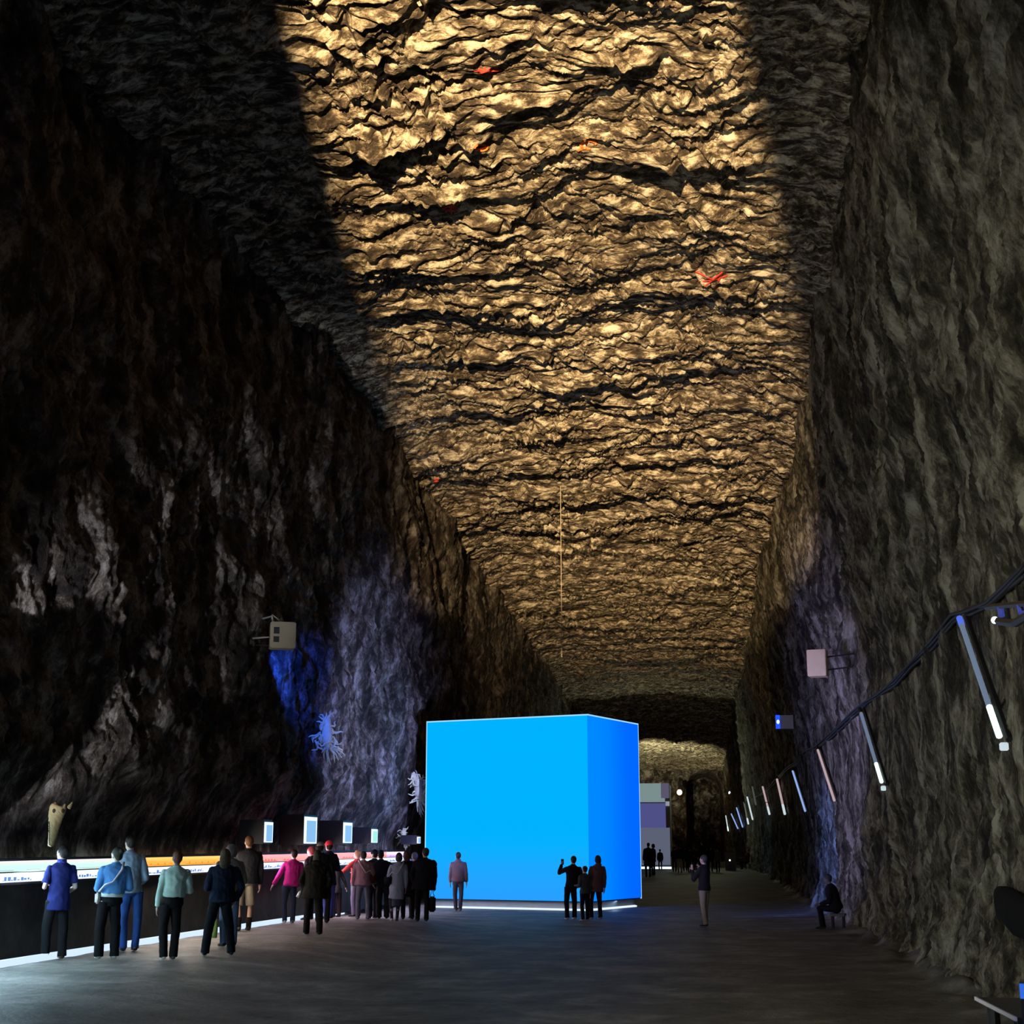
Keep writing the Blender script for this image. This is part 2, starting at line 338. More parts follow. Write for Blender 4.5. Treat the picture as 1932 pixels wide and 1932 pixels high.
box(bm, (-CW, -.006, CZ1-.04), (0, .03, CZ1)); box(bm, (-.03, 0, CZ1-.04), (.006, CD_, CZ1)); box(bm, (-CW, -.006, CZ0), (-CW+.03, .03, CZ1)); box(bm, (-.03, CD_-.03, CZ0), (.006, CD_, CZ1))
mk('edge_trim', bm, M_CE, cube)
bm = bmesh.new(); box(bm, (-CW+.15, .15, 0.05), (-.12, CD_-.25, CZ0)); mk('plinth', bm, M_CW, cube)
bm = bmesh.new(); box(bm, (-CW+.1, .0, 0.0), (-.0, .05, .045)); box(bm, (-.05, .05, 0.0), (0, CD_-.4, .045)); box(bm, (-CW+.15, .1, 0), (-.12, CD_-.25, .05)); mk('light_strip', bm, M_LINE, cube)
area('plinth_glow', cM+Vector((0, 0, .22))+fd*2.8-rd*0.0, cM+fd*2.8-rd*0.02, 5, (.6, .8, 1), 5.3, .06)
area('plinth_glow', cM+Vector((0, 0, .22))+rd*1.9+(-fd)*.0, cM+rd*1.9, 5, (.5, .7, 1), .06, 3.4)

# ================================================================== timeline display on the left wall
def swept(y0, y1, z0, z1, dx0, dx1, step=0.8, dz=0.0):
    bm = bmesh.new(); n = max(2, int((y1-y0)/step)+1); prev = None
    for i in range(n):
        y = y0+(y1-y0)*i/(n-1); x = float(xl_face(y)); zz = dz*(y-20)-.055*max(0, min(1, (40-y)/22))
        r = [bm.verts.new((x+dx0, y, z0+zz)), bm.verts.new((x+dx1, y, z0+zz)), bm.verts.new((x+dx1, y, z1+zz)), bm.verts.new((x+dx0, y, z1+zz))]
        if prev:
            for k in range(4): bm.faces.new((prev[k], prev[(k+1) % 4], r[(k+1) % 4], r[k]))
        else: bm.faces.new(r)
        prev = r
    bm.faces.new(prev[::-1]); return bm
def yat(px): return on_x(px, 1650, -9.4).y
def fy(px, py=1660):   # where a photo column meets the curved face
    y = 25.0
    for _ in range(30): y = 0.5*y+0.5*on_x(px, py, float(xl_face(y))).y
    return y
disp = thing('timeline_display', 'long glowing timeline display along the foot of the left wall, white to orange to red', 'display', (0, 0, 0))
M_PL = rock('plinth_panel_dark', [(0.3, (0.012, 0.011, 0.010)), (0.6, (0.045, 0.043, 0.036)), (0.8, (0.08, 0.075, 0.06))], 1.2, (1, 1, 1), fine=4, bump=0.3, dist=0.03)
mk('lower_panel', swept(16, 47.6, 0.12, 1.34, -.12, -.02), M_PL, disp); 
mk('housing', swept(16, 47.6, 1.34, 1.375, -.22, .05), M_BLACK, disp)
mk('top_cover', swept(16, 47.6, 1.685, 1.72, -.22, .05, dz=.0012), M_BLACK, disp)
b0, b1, b2, b3 = fy(246), fy(480), fy(728), fy(799)
segs = [('white_screen', 16.2, b0, (.66, 1.0, .92), (1.0, .88, .86)), ('orange_screen', b0, b1, (1.0, .42, .06), (1.0, .62, .16)), ('red_screen', b1, b2, (1.0, .36, .32), (1.0, .42, .45)), ('purple_screen', b2, 47.4, (.72, .45, 1.0), (1.0, .82, 1.0))]
SCR = {}
for nm, y0, y1, c0, c1 in segs: SCR[nm.split('_')[0]] = fade(nm+'_light', c0, c1, 'Z', 1.54, 1.66, strength=1.02 if nm[0] == 'w' else 1.2)
M_WS = emat('caption_strip_light', (.86, .93, 1.0), 1.2)
M_RAIL = mat('rail_tan', (.30, .24, .16), 0.5); mk('rail', swept(16.2, 47.4, 1.512, 1.53, -.08, .04), M_RAIL, disp)
# drawn blue skyline / script along the caption strip and thin rules on the screens
M_INK = emat('caption_ink', (.10, .28, .75), 0.9)
bm = swept(16.2, 47.4, 1.375, 1.512, -.1, .03); nf0 = len(bm.faces); y = 16.6
while y < 47:
    L_ = random.uniform(.5, 1.5); yy = y
    while yy < y+L_:
        w = random.uniform(.02, .09); h = random.uniform(.01, .06); z = 1.392+random.uniform(0, .014); z -= .055*max(0, min(1, (40-yy)/22))
        x = float(xl_face(yy))+.03; box(bm, (x, yy, z), (x+.004, yy+w, z+h)); yy += w+random.uniform(.01, .04)
    y += L_+random.uniform(.15, .6)
bm.faces.ensure_lookup_table()
for f_ in bm.faces[nf0:]: f_.material_index = 1
mk('caption_strip', bm, (M_WS, M_INK), disp)
for nm, y0, y1, c in (('white', 16.2, b0, (.5, .62, .6)), ('red', b1, b2, (.75, .10, .08)), ('orange', b0, b1, (.85, .28, .03)), ('purple', b2, 47.3, (.35, .12, .8))):
    m = emat(nm+'_rule_ink', c, 1.0); bm = swept(y0+.05, y1-.05, 1.53, 1.685, -.1, .02); nf0 = len(bm.faces); y = y0+.3
    while y < y1-.5:
        w = random.uniform(1.0, 2.2); x = float(xl_face(y)); x2 = float(xl_face(min(y+w, y1-.1)))
        zo = -.055*max(0, min(1, (40-y)/22)); tube(bm, [(x+.021, y, 1.552+zo), (x2+.021, min(y+w, y1-.1), 1.552+zo)], .006, 4)
        for k in range(5 if nm != 'white' else 0):
            q = y+w*(k+.5)/5.5; box(bm, (float(xl_face(q))+.02, q, 1.56+zo), (float(xl_face(q))+.025, q+.06, 1.56+zo+random.uniform(.012, .035)))
        y += w+.4
    bm.faces.ensure_lookup_table()
    for f_ in bm.faces[nf0:]: f_.material_index = 1
    mk('upper_screen', bm, (SCR[nm], m), disp)
bm = bmesh.new(); pts = []
for px, py in [(0, 1824), (150, 1800), (300, 1776), (400, 1760), (500, 1745), (580, 1733), (652, 1722)]: pts.append(ground(px, py))
pts = [pts[0]+(pts[0]-pts[1]).normalized()*3]+pts
prev = None
for p in pts:
    r = [bm.verts.new(p+Vector(v)) for v in ((-.01, 0, -.03), (.07, 0, -.03), (.07, 0, .09), (-.01, 0, .09))]
    if prev:
        for k in range(4): bm.faces.new((prev[k], prev[(k+1) % 4], r[(k+1) % 4], r[k]))
    else: bm.faces.new(r)
    prev = r
bm.faces.new(prev[::-1])
props(mk('floor_light_strip', bm, emat('floor_strip_light', (.62, .78, 1.0), 1.1)), 'thin white light strip along the floor under the timeline display', 'light strip')

# lit showcases above the display
M_SC = emat('showcase_light', (.72, .88, 1.0), 1.35); M_SCI = emat('showcase_picture', (.25, .52, .85), 1.0)
def showcase(px, py, hw, hh, near, label, tint=None):
    """px,py middle of the lit face; hh its height in pixels; near: width in pixels of the dark near end"""
    X0 = float(xl(on_x(px, py, -9.5).y)); x = X0+0.42
    a = on_x(px-hw, py, x); b = on_x(px+hw, py, x); k = FPX/a.y/math.cos(PITCH)**0.2
    H = hh/k; W = near/k; z = a.z
    t = thing('showcase', label, 'showcase', (x, (a.y+b.y)/2, z-H/2), 0, 'lit showcases over the timeline display'); dy = (b.y-a.y)/2
    bm = bmesh.new(); box(bm, (-W-.3, -dy-.04, -.03), (-.03, dy+.04, H+.05)); mk('case', bm, M_BLACK, t)
    bm = bmesh.new(); box(bm, (-.03, -dy, 0), (0, dy, H)); lf = mk('lit_face', bm, M_SC, t)
    bm = bmesh.new(); box(bm, (0, -dy*.78, H*.05), (.004, dy*.8, H*.86)); mk('picture', bm, tint or M_SCI, lf)
    return t
showcase(508, 1570, 7, 38, 24, 'lit showcase in black box, leftmost of the row above the display')
showcase(587, 1566, 11, 50, 26, 'tallest lit showcase in black box above the display')
showcase(657, 1571, 7.5, 38, 26, 'lit showcase in black box right of the tallest one')
M_GRN = emat('showcase_green', (.35, .85, .72), 1.0)
showcase(707.5, 1577, 5, 25, 19, 'small lit showcase with a pale green face above the display', M_GRN)
showcase(791, 1585, 2.5, 12, 14, 'smallest lit showcase beside the left edge of the blue cube')

# fossils / casts hung on the left wall
def bone_cast(name, px, py, h_px, label, cat, seed, x_off=.55, tilt=0.0, wid=.36):
    rnd = random.Random(seed); p = on_x(px, py, -9.15); p.x = max(left_surface(p.y+q/4, p.z+z_) for q in (-2, -1, 0, 1, 2) for z_ in (-.4, 0, .4))+x_off*.5; p = on_x(px, py, p.x)
    k = FPX/p.y; H = h_px/k; W = H*wid
    bm = bmesh.new()
    for j in range(46):                                             # tangled mass, wide below
        t_ = rnd.random()**.8; a = Vector((rnd.uniform(-.06, .06), (rnd.uniform(-1, 1)*W*(.3+.5*t_))+tilt*(t_-.5)*H, H*(.48-.62*t_)))
        pts = [a]
        d = Vector((rnd.uniform(-.3, .3), rnd.uniform(-1, 1), rnd.uniform(-1, 1))).normalized()
        for q in range(5):
            d = (d+Vector((rnd.uniform(-.4, .4), rnd.uniform(-.8, .8), rnd.uniform(-.8, .8)))).normalized(); pts.append(pts[-1]+d*H*.055)
        tube(bm, pts, [H*v*1.25 for v in (.014, .018, .016, .015, .012, .006)], 6)
    tube(bm, [(0, -tilt*H*.5, H*.5), (0, -.02, H*.3), (0, .0, H*.05), (0, tilt*H*.3, -H*.15)], [H*.05, H*.10, H*.12, H*.06], 8)
    for j in range(7):                                              # root-like fingers
        s = -.5+j/6*1.5; a = Vector((0, W*.3*s, -H*.12)); e = Vector((.05, W*(.9*s+.25), -H*(.5-.22*abs(s))))
        m_ = (a+e)/2+Vector((.03, rnd.uniform(-.05, .05), rnd.uniform(-.04, .04)))
        tube(bm, [a, m_, e], [H*.028, H*.018, H*.006], 6)
    o = mk(name, bm, M_BONE, smooth=True); o.location = p; o.rotation_euler = (0, 0, math.radians(-48)); return props(o, label, cat)
M_BONE = mat('pale_bone', (.95, .82, .50), .7, .3, 14, bump=.4)
bone_cast('coral_cast', 617, 1398, 92, 'pale tangled coral-like form hanging high on the bluish left wall', 'wall ornament', 3)
bone_cast('coral_cast', 790, 1500, 82, 'pale stringy form on the wall half hidden by the blue cube', 'wall ornament', 5, tilt=.35, wid=.2)
bone_cast('coral_cast', 762, 1583, 40, 'small pale form on the wall above the purple end of the display', 'wall ornament', 9, wid=.25)
# long tapering skull, snout down
p = on_x(104, 1555, -9.3); sk = thing('skull_cast', 'yellowish long-snouted skull hanging snout down above the white screen', 'skull', p, math.radians(-62))
k = FPX/p.y; H = 84/k; M_SK = mat('skull_ochre', (.40, .29, .13), .6, .35, 12, bump=.5); M_SKD = mat('skull_hollow', (.05, .03, .015), .9)
bm = bmesh.new()
sec = [(-.5, .045, .035), (-.46, .07, .05), (-.3, .09, .06), (-.1, .115, .07), (.1, .15, .08), (.25, .18, .10), (.36, .19, .11), (.42, .17, .09)]
tube(bm, [(0, .012*i-.05, H*s[0]) for i, s in enumerate(sec)], [(H*s[2], H*s[1]) for s in sec], 14, fix=(1, 0, 0))
for s in (-1, 1): tube(bm, [(0, .08+s*H*.14, H*.36), (0, .1+s*H*.19, H*.5)], [H*.05, H*.02], 7)
tube(bm, [(.03, .1, H*.38), (.03, .12, H*.47)], [H*.04, H*.02], 6)
mk('cranium', fuse(bm, .012, 2, wr=.006, wsc=30), M_SK, sk, True)
bm = bmesh.new()
for s in (-1, 1): bm = bmesh.new(); ball(bm, (H*.10, .03+s*H*.10, H*.30), (H*.02, H*.035, H*.05)); mk('eye_hollow', bm, M_SKD, sk, True)
bm = bmesh.new()
for j in range(12):
    z = H*(-.45+.045*j); ball(bm, (H*.045, -.02-H*(.06+.004*j), z), (.008, .008, .014), 6)
mk('teeth', bm, M_SKD, sk, True)
bm = bmesh.new(); wx = left_surface(p.y, p.z+H*.3); box(bm, (wx-p.x-.1, .06, H*.3), (0, .1, H*.34)); mk('bracket', bm, M_BLACK, sk)

# speaker boxes and lamps on the walls
M_BEIGE = mat('speaker_beige', (.34, .29, .19), .7, .08); M_BEIGE2 = mat('speaker_grey', (.30, .28, .25), .7, .08)
pL = on_x(533, 1200, -9.0); pL = on_x(533, 1200, left_surface(pL.y, pL.z)+.75)
t = thing('wall_speaker', 'beige speaker box on a bracket high on the left wall', 'speaker', pL, math.radians(20))
bm = bmesh.new(); box(bm, (-.27, -.2, -.28), (.27, .2, .28), .02); mk('cabinet', bm, M_BEIGE, t)
bm = bmesh.new(); box(bm, (-.2, -.215, .02), (-.08, -.2, .16)); box(bm, (-.2, -.215, -.16), (-.08, -.2, -.04)); mk('port', bm, M_BLACK, t)
bm = bmesh.new(); tube(bm, [(-.2, 0, .28), (-.24, 0, .42), (-.4, .5, .44)], .02, 6); tube(bm, [(.0, 0, .28), (-.24, 0, .46)], .015, 6); tube(bm, [(-.2, .15, 0), (-.6, .5, 0)], .02, 6); mk('bracket', bm, M_BEIGE2, t)
t = thing('wall_lamp', 'small black lamp under the beige speaker shining blue on the rock', 'lamp', pLamp+Vector((0, 0, -.02)))
bm = bmesh.new(); tube(bm, [(-.1, 0, 0), (.02, 0, -.02)], [.05, .06], 10); tube(bm, [(-.7, 0, .02), (-.1, 0, 0)], .015, 6); mk('lamp_body', bm, M_BLACK, t)
t_y = 37.0; pR = on_y(1543, 1252, t_y); pR = on_x(1543, 1252, 2.75)
t = thing('wall_speaker', 'square beige speaker box high on the right wall above the cable', 'speaker', pR, math.radians(-14))
bm = bmesh.new(); box(bm, (-.22, -.2, -.31), (.22, .2, .31), .015); mk('cabinet', bm, mat('speaker_cream', (.62, .46, .28), .7, .06), t)
bm = bmesh.new(); tube(bm, [(.2, .05, .15), (.9, .05, .2)], .02, 6); tube(bm, [(.2, .05, -.15), (.9, .05, -.1)], .02, 6); mk('bracket', bm, M_BLACK, t)
pb = on_x(1470, 1362, 2.75)
t = thing('blue_lamp', 'small wall box with a bright blue lamp on its near end', 'lamp', pb, 0)
bm = bmesh.new(); box(bm, (-.12, .02, -.24), (.5, .5, .24), .01); mk('lamp_body', bm, M_BEIGE2, t)
bm = bmesh.new(); box(bm, (-.12, -.02, -.24), (.03, .02, .24)); mk('diffuser', bm, emat('blue_lamp_light', (.01, .08, 1.0), 1.2), t)
bm = bmesh.new(); ball(bm, (-.04, -.03, 0), (.05, .03, .07)); mk('bulb', bm, emat('blue_lamp_core', (.5, .8, 1.0), 3), t)
bm = bmesh.new(); tube(bm, [(.4, .3, 0), (1.1, .3, 0)], .02, 6); mk('bracket', bm, M_BLACK, t)

# main cable along the right wall
cpts = []
random.seed(21)
for i, (px, py) in enumerate([(1960, 1058), (1932, 1082), (1900, 1112), (1868, 1138), (1830, 1152), (1800, 1168), (1760, 1215), (1720, 1252), (1690, 1285), (1660, 1310), (1635, 1326), (1610, 1350), (1585, 1372), (1565, 1392), (1540, 1412), (1520, 1418), (1505, 1440), (1485, 1452), (1465, 1472), (1450, 1488), (1436, 1500), (1420, 1508)]):
    h = hit(BR, px, py, .14)
    if h is None: h = on_x(px, py, 3.0)
    cpts.append(h)
M_CAB = mat('cable_black', (.006, .006, .007), .6)
bm = bmesh.new()
for j in range(3):
    o_ = [Vector((-.02*j, random.uniform(-.03, .03), random.uniform(-.045, .045)+.03*(j-1))) for _ in cpts]
    tube(bm, [a+b for a, b in zip(cpts, o_)], .028, 6)
props(mk('wall_cable', bm, M_CAB, smooth=True), 'bundle of black cables sagging along the right wall into the distance', 'cable')
for (a, b, c, lab) in [((1655, 1325), (1675, 1385), (1668, 1480), 'thin black cable hanging down beside the second light tube'), ((1895, 1320), (1882, 1345), (1906, 1392), 'short black cable at the lower end of the nearest light tube')]:
    q = [hit(BR, *a, .07), hit(BR, *b, .07), hit(BR, *c, .07)]; bm = bmesh.new(); tube(bm, q, .012, 5); props(mk('hanging_cable', bm, M_CAB), lab, 'cable')

# leaning light tubes along the right wall
M_TB = emat('tube_glow_cool', (.30, .42, .62), .42); M_TP = emat('tube_glow_pink', (.75, .55, .58), .62); M_TBl = emat('tube_glow_blue', (.34, .50, .95), .85)
M_TD = emat('tube_glow_dim', (.25, .27, .25), .25); M_TE = emat('tube_end_light', (.72, 1.0, .95), 1.5); M_TC = emat('tube_cap_blue', (.10, .2, 1.0), .8); M_TE2 = emat('tube_end_pale', (.7, .85, .9), .8)
tubes = [((1810, 1166), (1887, 1394), M_TB, M_TE, 1, 'nearest and largest light tube leaning on the right wall, blue cap'),
 ((1622, 1337), (1664, 1478), M_TB, M_TE, 1, 'second nearest light tube, under the black cable on the right wall'),
 ((1541, 1409), (1574, 1510), M_TP, None, 0, 'pinkish light tube, third nearest on the right wall'),
 ((1494, 1450), (1519, 1530), M_TBl, None, 0, 'blue-white light tube in the blue lit patch of the right wall'),
 ((1465, 1466), (1481, 1537), M_TP, M_TE2, 1, 'light tube left of the blue-white one, with a bright lower half'),
 ((1438, 1481), (1452, 1537), M_TP, M_TE2, 1, 'short light tube with a black clamp at its middle'),
 ((1419, 1482), (1426, 1518), M_TD, None, 0, 'dim thin light tube between two brighter ones on the right wall'),
 ((1409, 1501), (1420, 1546), M_TE2, None, 0, 'short bright white light tube far along the right wall'),
 ((1404, 1514), (1412, 1555), M_TD, M_TE2, 1, 'far light tube with a bright foot beside a white one'),
 ((1389, 1522), (1401, 1560), M_TBl, None, 0, 'far faint blue light tube, higher of the far pair'),
 ((1379, 1534), (1392, 1563), M_TBl, None, 0, 'far faint blue light tube, lower of the far pair'),
 ((1369, 1537), (1374, 1568), M_TE2, M_TE, 1, 'tiny bright light tube near the end of the right wall'),
 ((1362, 1548), (1368, 1576), M_TD, None, 0, 'last tiny light tube before the end of the right wall')]
for a, b, m1, m2, br, lab in tubes:
    A = hit(BR, *a, .22); B = hit(BR, *b, .22)
    if A is None or B is None: continue
    if abs(A.y-B.y) > 0.12*A.y: B = on_x(b[0], b[1], A.x+.05)
    for _ in range(60):
        if all(A.lerp(B, k_/8).x < right_surface(*A.lerp(B, k_/8).yz)-.10 for k_ in range(9)): break
        A = CAM+(A-CAM)*.993; B = CAM+(B-CAM)*.993
    t = thing('light_tube', lab, 'light tube', B, 0, 'leaning light tubes along the right wall')
    v = A-B; r = .036 if A.y < 60 else .05
    bm = bmesh.new(); s0 = .24 if m2 else 0.0; tube(bm, [v*s0, v*.93], r, 8); mk('tube', bm, m1, t)
    if m2: bm = bmesh.new(); tube(bm, [v*.02, v*s0], r*1.1, 8); mk('lit_end', bm, m2, t)
    bm = bmesh.new(); tube(bm, [v*.93, v*1.0], r*1.15, 8); mk('end_cap', bm, M_TC if 'blue cap' in lab else M_BLACK, t)
    if A.y < 60:
        w = Vector((.1, -.12, -.02)); bm = bmesh.new(); tube(bm, [v*0+w*.8, v*1.0+w*.8], .04, 6); mk('backing_rail', bm, M_BLACK, t)
        if br:
            bm = bmesh.new(); box(bm, Vector((0, -.18, -.1))-Vector((.045,)*3), Vector((0, -.18, -.1))+Vector((.045,)*3), .01); mk('foot_light', bm, M_TE2, t)
    if 'clamp' in lab:
        bm = bmesh.new(); box(bm, v*.38-Vector((.14, .05, .05)), v*.38+Vector((.14, .05, .05))); mk('clamp', bm, M_BLACK, t)
# bracket with two lamps, cut by the right edge of the frame
p = on_x(1906, 1166, 2.8)
t = thing('bracket_lamp', 'black wall bracket with small lamps at the right edge under the cable', 'lamp', p, 0)
k = p.y/FPX
def L2(px, py, dx=0): q = on_x(px, py, 2.8+dx)-p; return q
bm = bmesh.new(); tube(bm, [L2(1862, 1146), L2(1900, 1142), L2(1945, 1138)], .03, 6); tube(bm, [L2(1884, 1172), L2(1915, 1176), L2(1945, 1158)], .04, 6); tube(bm, [L2(1917, 1105), L2(1924, 1140), L2(1930, 1150)], .012, 5); tube(bm, [L2(1900, 1142), L2(1904, 1172)], .02, 6)
tube(bm, [L2(1900, 1142), L2(1900, 1142)+Vector((.6, .1, 0))], .02, 6); mk('bracket', bm, M_BLACK, t)
bm = bmesh.new(); ball(bm, L2(1877, 1170), .035); mk('bulb', bm, emat('bracket_bulb', (.9, 1, .9), 2.5), t)
for px, py in ((1888, 1154), (1925, 1148)):
    bm = bmesh.new(); tube(bm, [L2(px-1, py-8), L2(px+2, py+8)], .03, 8); mk('lamp_shade', bm, emat('bracket_blue', (.08, .12, .7), .35), t)
# black rounded bulk at the right edge
t_ = [hit(BR, 1890, 1685, .1), hit(BR, 1915, 1712, .15)]
p = hit(BR, 1905, 1710, .12) or on_x(1905, 1710, 3.3)
bm = bmesh.new()
pp = [on_x(x, y, p.x-.02) for x, y in ((1886, 1686), (1898, 1706), (1922, 1726), (1955, 1742))]
tube(bm, pp, [(.08, .10), (.14, .22), (.16, .26), (.12, .2)], 12); mesh = fuse(bm, .03, 3)
props(mk('black_bulk', mesh, mat('black_matte', (.003, .003, .003), .95), smooth=True), 'black rounded bulk against the rock at the right edge', 'covered equipment')
# table and blue box in the near right corner
a = on_z(1842, 1880, .78); b = on_z(1919, 1919, .78)
d = (b-a); d.z = 0; L_ = d.length; ang = math.atan2(d.y, d.x)
t = thing('side_table', 'dark table, light along its edge painted pale, in the near right corner', 'table', (a.x, a.y, 0), ang)
bm = bmesh.new(); box(bm, (0, .0, .74), (L_, .55, .775), .004); mk('tabletop', bm, mat('table_dark', (.02, .02, .022), .4), t)
bm = bmesh.new(); box(bm, (0, -.015, .755), (L_, 0, .78)); mk('edge_trim', bm, mat('edge_lit_pale', (.85, .82, .95), .35, metal=.2), t)  # pale strip paints the light along the table edge
for x, y in ((.2*L_, .06), (.85*L_, .06), (.2*L_, .5), (.85*L_, .5)):
    bm = bmesh.new(); tube(bm, [(x, y, 0), (x, y, .74)], .045, 10); mk('leg', bm, M_BLACK, t)
q = on_z(1930, 1866, .98)
t = thing('blue_box', 'box with a blue face made to glow beside the table at the right edge', 'box', (q.x+.05, q.y, 0), math.radians(-20))
bm = bmesh.new(); box(bm, (-.07, .012, 0), (.35, .3, 1.02)); mk('case', bm, M_BLACK, t)
bm = bmesh.new(); box(bm, (-.07, 0, .92), (.35, .012, 1.01)); mk('lit_face', bm, emat('box_blue', (.03, .17, .85), .8), t)  # emission added so the blue surface looks lit
area('table_fill', (q.x-.05, q.y-.35, 1.6), (b.x-.2, b.y, .75), 1.6, (.5, .45, 1), .2, .2)  # unseen lamp added to brighten the table edge

# ================================================================== far end
w0 = on_y(1267, 1637, 98); h1 = on_y(1219, 1478, 98).z; fz = float(floor_z(0, 98))
M_G1 = emat('far_screen_grey', (.24, .27, .40), .42); M_G2 = emat('far_screen_blue', (.13, .14, .42), .55); M_G3 = emat('far_screen_green', (.30, .42, .42), .62); M_G4 = emat('far_screen_side', (.20, .19, .32), .45)
t = thing('far_light_cube', 'distant grey-lilac light block standing behind the blue cube', 'light cube', (w0.x, 98, fz), 0)
W = 5.4; kk = 98/FPX
bm = bmesh.new(); box(bm, (-W, 0, .1), (-.02, 4.5, h1-fz-.02)); mk('body', bm, mat('far_block', (.2, .2, .22)), t)
bm = bmesh.new(); box(bm, (-W, -.02, .25), (-.05, 0, h1-fz-36*kk-1.6)); mk('front_panel', bm, M_G1, t)
bm = bmesh.new(); box(bm, (-W, -.03, h1-fz-36*kk-1.6), (-.3, -.0, h1-fz-36*kk)); mk('blue_panel', bm, M_G2, t)
bm = bmesh.new(); box(bm, (-W, -.05, h1-fz-34*kk), (-16*kk, -.0, h1-fz)); box(bm, (-16*kk, -.05, h1-fz-34*kk), (-9*kk, 0, h1-fz-27*kk)); mk('green_screen', bm, M_G3, t)
bm = bmesh.new(); box(bm, (-16*kk, -.02, h1-fz-27*kk), (-1.2*kk, 0, h1-fz)); mk('corner_panel', bm, M_G4, t)
bm = bmesh.new(); box(bm, (-8*kk, -.08, h1-fz-41*kk), (-1*kk, 0, h1-fz-33*kk)); mk('small_box', bm, emat('far_box', (.45, .5, .6), .6), t)
bm = bmesh.new(); box(bm, (-W, -.04, .0), (0, 0.02, .14)); mk('light_strip', bm, emat('far_strip', (.8, .95, 1), 1.3), t)
def far_lamp(px, py, Y, r, c, s, lab, arm):
    p = on_y(px, py, Y); t = thing('bracket_lamp', lab, 'lamp', p); bm = bmesh.new(); ball(bm, (0, 0, 0), r); mk('bulb', bm, emat('lamp_'+lab.split()[1], c, s), t)
    bm = bmesh.new(); tube(bm, [(0, .04, r*.6), Vector(arm)*.5+Vector((0, 0, r)), arm], .03, 5); mk('bracket', bm, M_BLACK, t)
    bm = bmesh.new(); tube(bm, [(0, .1, r*.7), (0, .2, r*1.5)], [r*1.1, r*.4], 8); mk('lamp_shade', bm, M_BLACK, t); return t
far_lamp(1282, 1495, 143, .26, (1, .50, .28), 6, 'bright orange lamp on the end wall right of the far light block', (0, 6.5, .3))
pw = hit(BR, 1377, 1496, .5)
far_lamp(1377, 1496, pw.y, .12, (.6, .7, 1), 5, 'small bluish white lamp far along the right wall', (1.2, .2, .1))
spot('far_orange', on_y(1282, 1497, 141), (-3.4, 150, 7), 120, (1, .25, .06), 120, .9, .05)
bm = bmesh.new(); q = on_y(1378, 1638, 92); box(bm, (-.3, -.2, 0), (.35, .3, 1.05), .02)
t = thing('equipment_case', 'black case with a tiny white light at the foot of the far right wall', 'case', (q.x, 92, float(floor_z(0, 92))))
mk('case', bm, M_BLACK, t); bm = bmesh.new(); ball(bm, (-.02, -.22, .62), .055); mk('indicator_light', bm, emat('case_led', (1, .9, .8), 2), t)

# thin wire hanging from the ceiling
p = on_y(1060, 1240, 50); h = BC.ray_cast(p, Vector((0, 0, 1)))[0]
bm = bmesh.new(); tube(bm, [p, (h if h else p+Vector((0, 0, 3)))+Vector((0, 0, .1))], .012, 5)
props(mk('hanging_wire', bm, mat('wire_pale', (.5, .42, .3), .5)), 'thin pale wire hanging from the lit ceiling above the cube', 'wire')

# red survey marks painted on the ceiling
M_RED = mat('red_paint', (.80, .06, .04), .7); M_ORG = mat('orange_paint', (.85, .20, .04), .7)
def paint(name, lines, m, lab, w=.02):
    bm = bmesh.new()
    for ln in lines:
        pts = []
        for (x0, y0), (x1, y1) in zip(ln, ln[1:]):
            for s in range(4):
                h = hit(BC, x0+(x1-x0)*s/4, y0+(y1-y0)*s/4, .05)
                if h is not None: pts.append(h)
        h = hit(BC, *ln[-1], .05)
        if h is not None: pts.append(h)
        if len(pts) > 1: tube(bm, pts, w, 5)
    return props(mk(name, bm, m), lab, 'paint mark', 'survey marks painted on the ceiling')
star = [[(918, 134), (918+math.cos(a)*r, 134-math.sin(a)*r*.42)] for a, r in [(.15, 28), (.6, 18), (1.2, 14), (1.9, 16), (2.6, 18), (3.1, 24), (3.8, 16), (5.6, 12)]]
paint('survey_mark', star, M_RED, 'star-shaped red paint mark, nearest mark on the ceiling', .018)
def ring(cx, cy, rx, ry, a0=0, a1=2*PI, n=10): return [[(cx+math.cos(a0+(a1-a0)*i/n)*rx, cy-math.sin(a0+(a1-a0)*i/n)*ry) for i in range(n+1)]]
paint('survey_mark', ring(908, 279, 12, 6)+[[(896, 284), (921, 276)]], M_ORG, 'small orange ring painted left of the ceiling middle')
paint('survey_mark', ring(1110, 273, 15, 8, 0, PI*1.6)+[[(1100, 280), (1090, 284)]], M_ORG, 'orange open ring painted right of the ceiling middle', .025)
paint('survey_mark', [[(835, 394), (850, 388), (862, 396)], [(840, 400), (860, 388)], [(850, 385), (852, 404)]], M_RED, 'small red scribble left of the long dark hollow')
paint('survey_mark', [[(1312, 512), (1345, 528), (1372, 520)], [(1330, 540), (1362, 514), (1350, 545)], [(1318, 532), (1355, 526)]], M_RED, 'faint red scribble near the right edge of the lit ceiling', .02)
paint('survey_mark', [[(820, 905), (828, 903)], [(818, 909), (826, 908)]], M_RED, 'tiny red dab by the left edge of the far ceiling', .03)
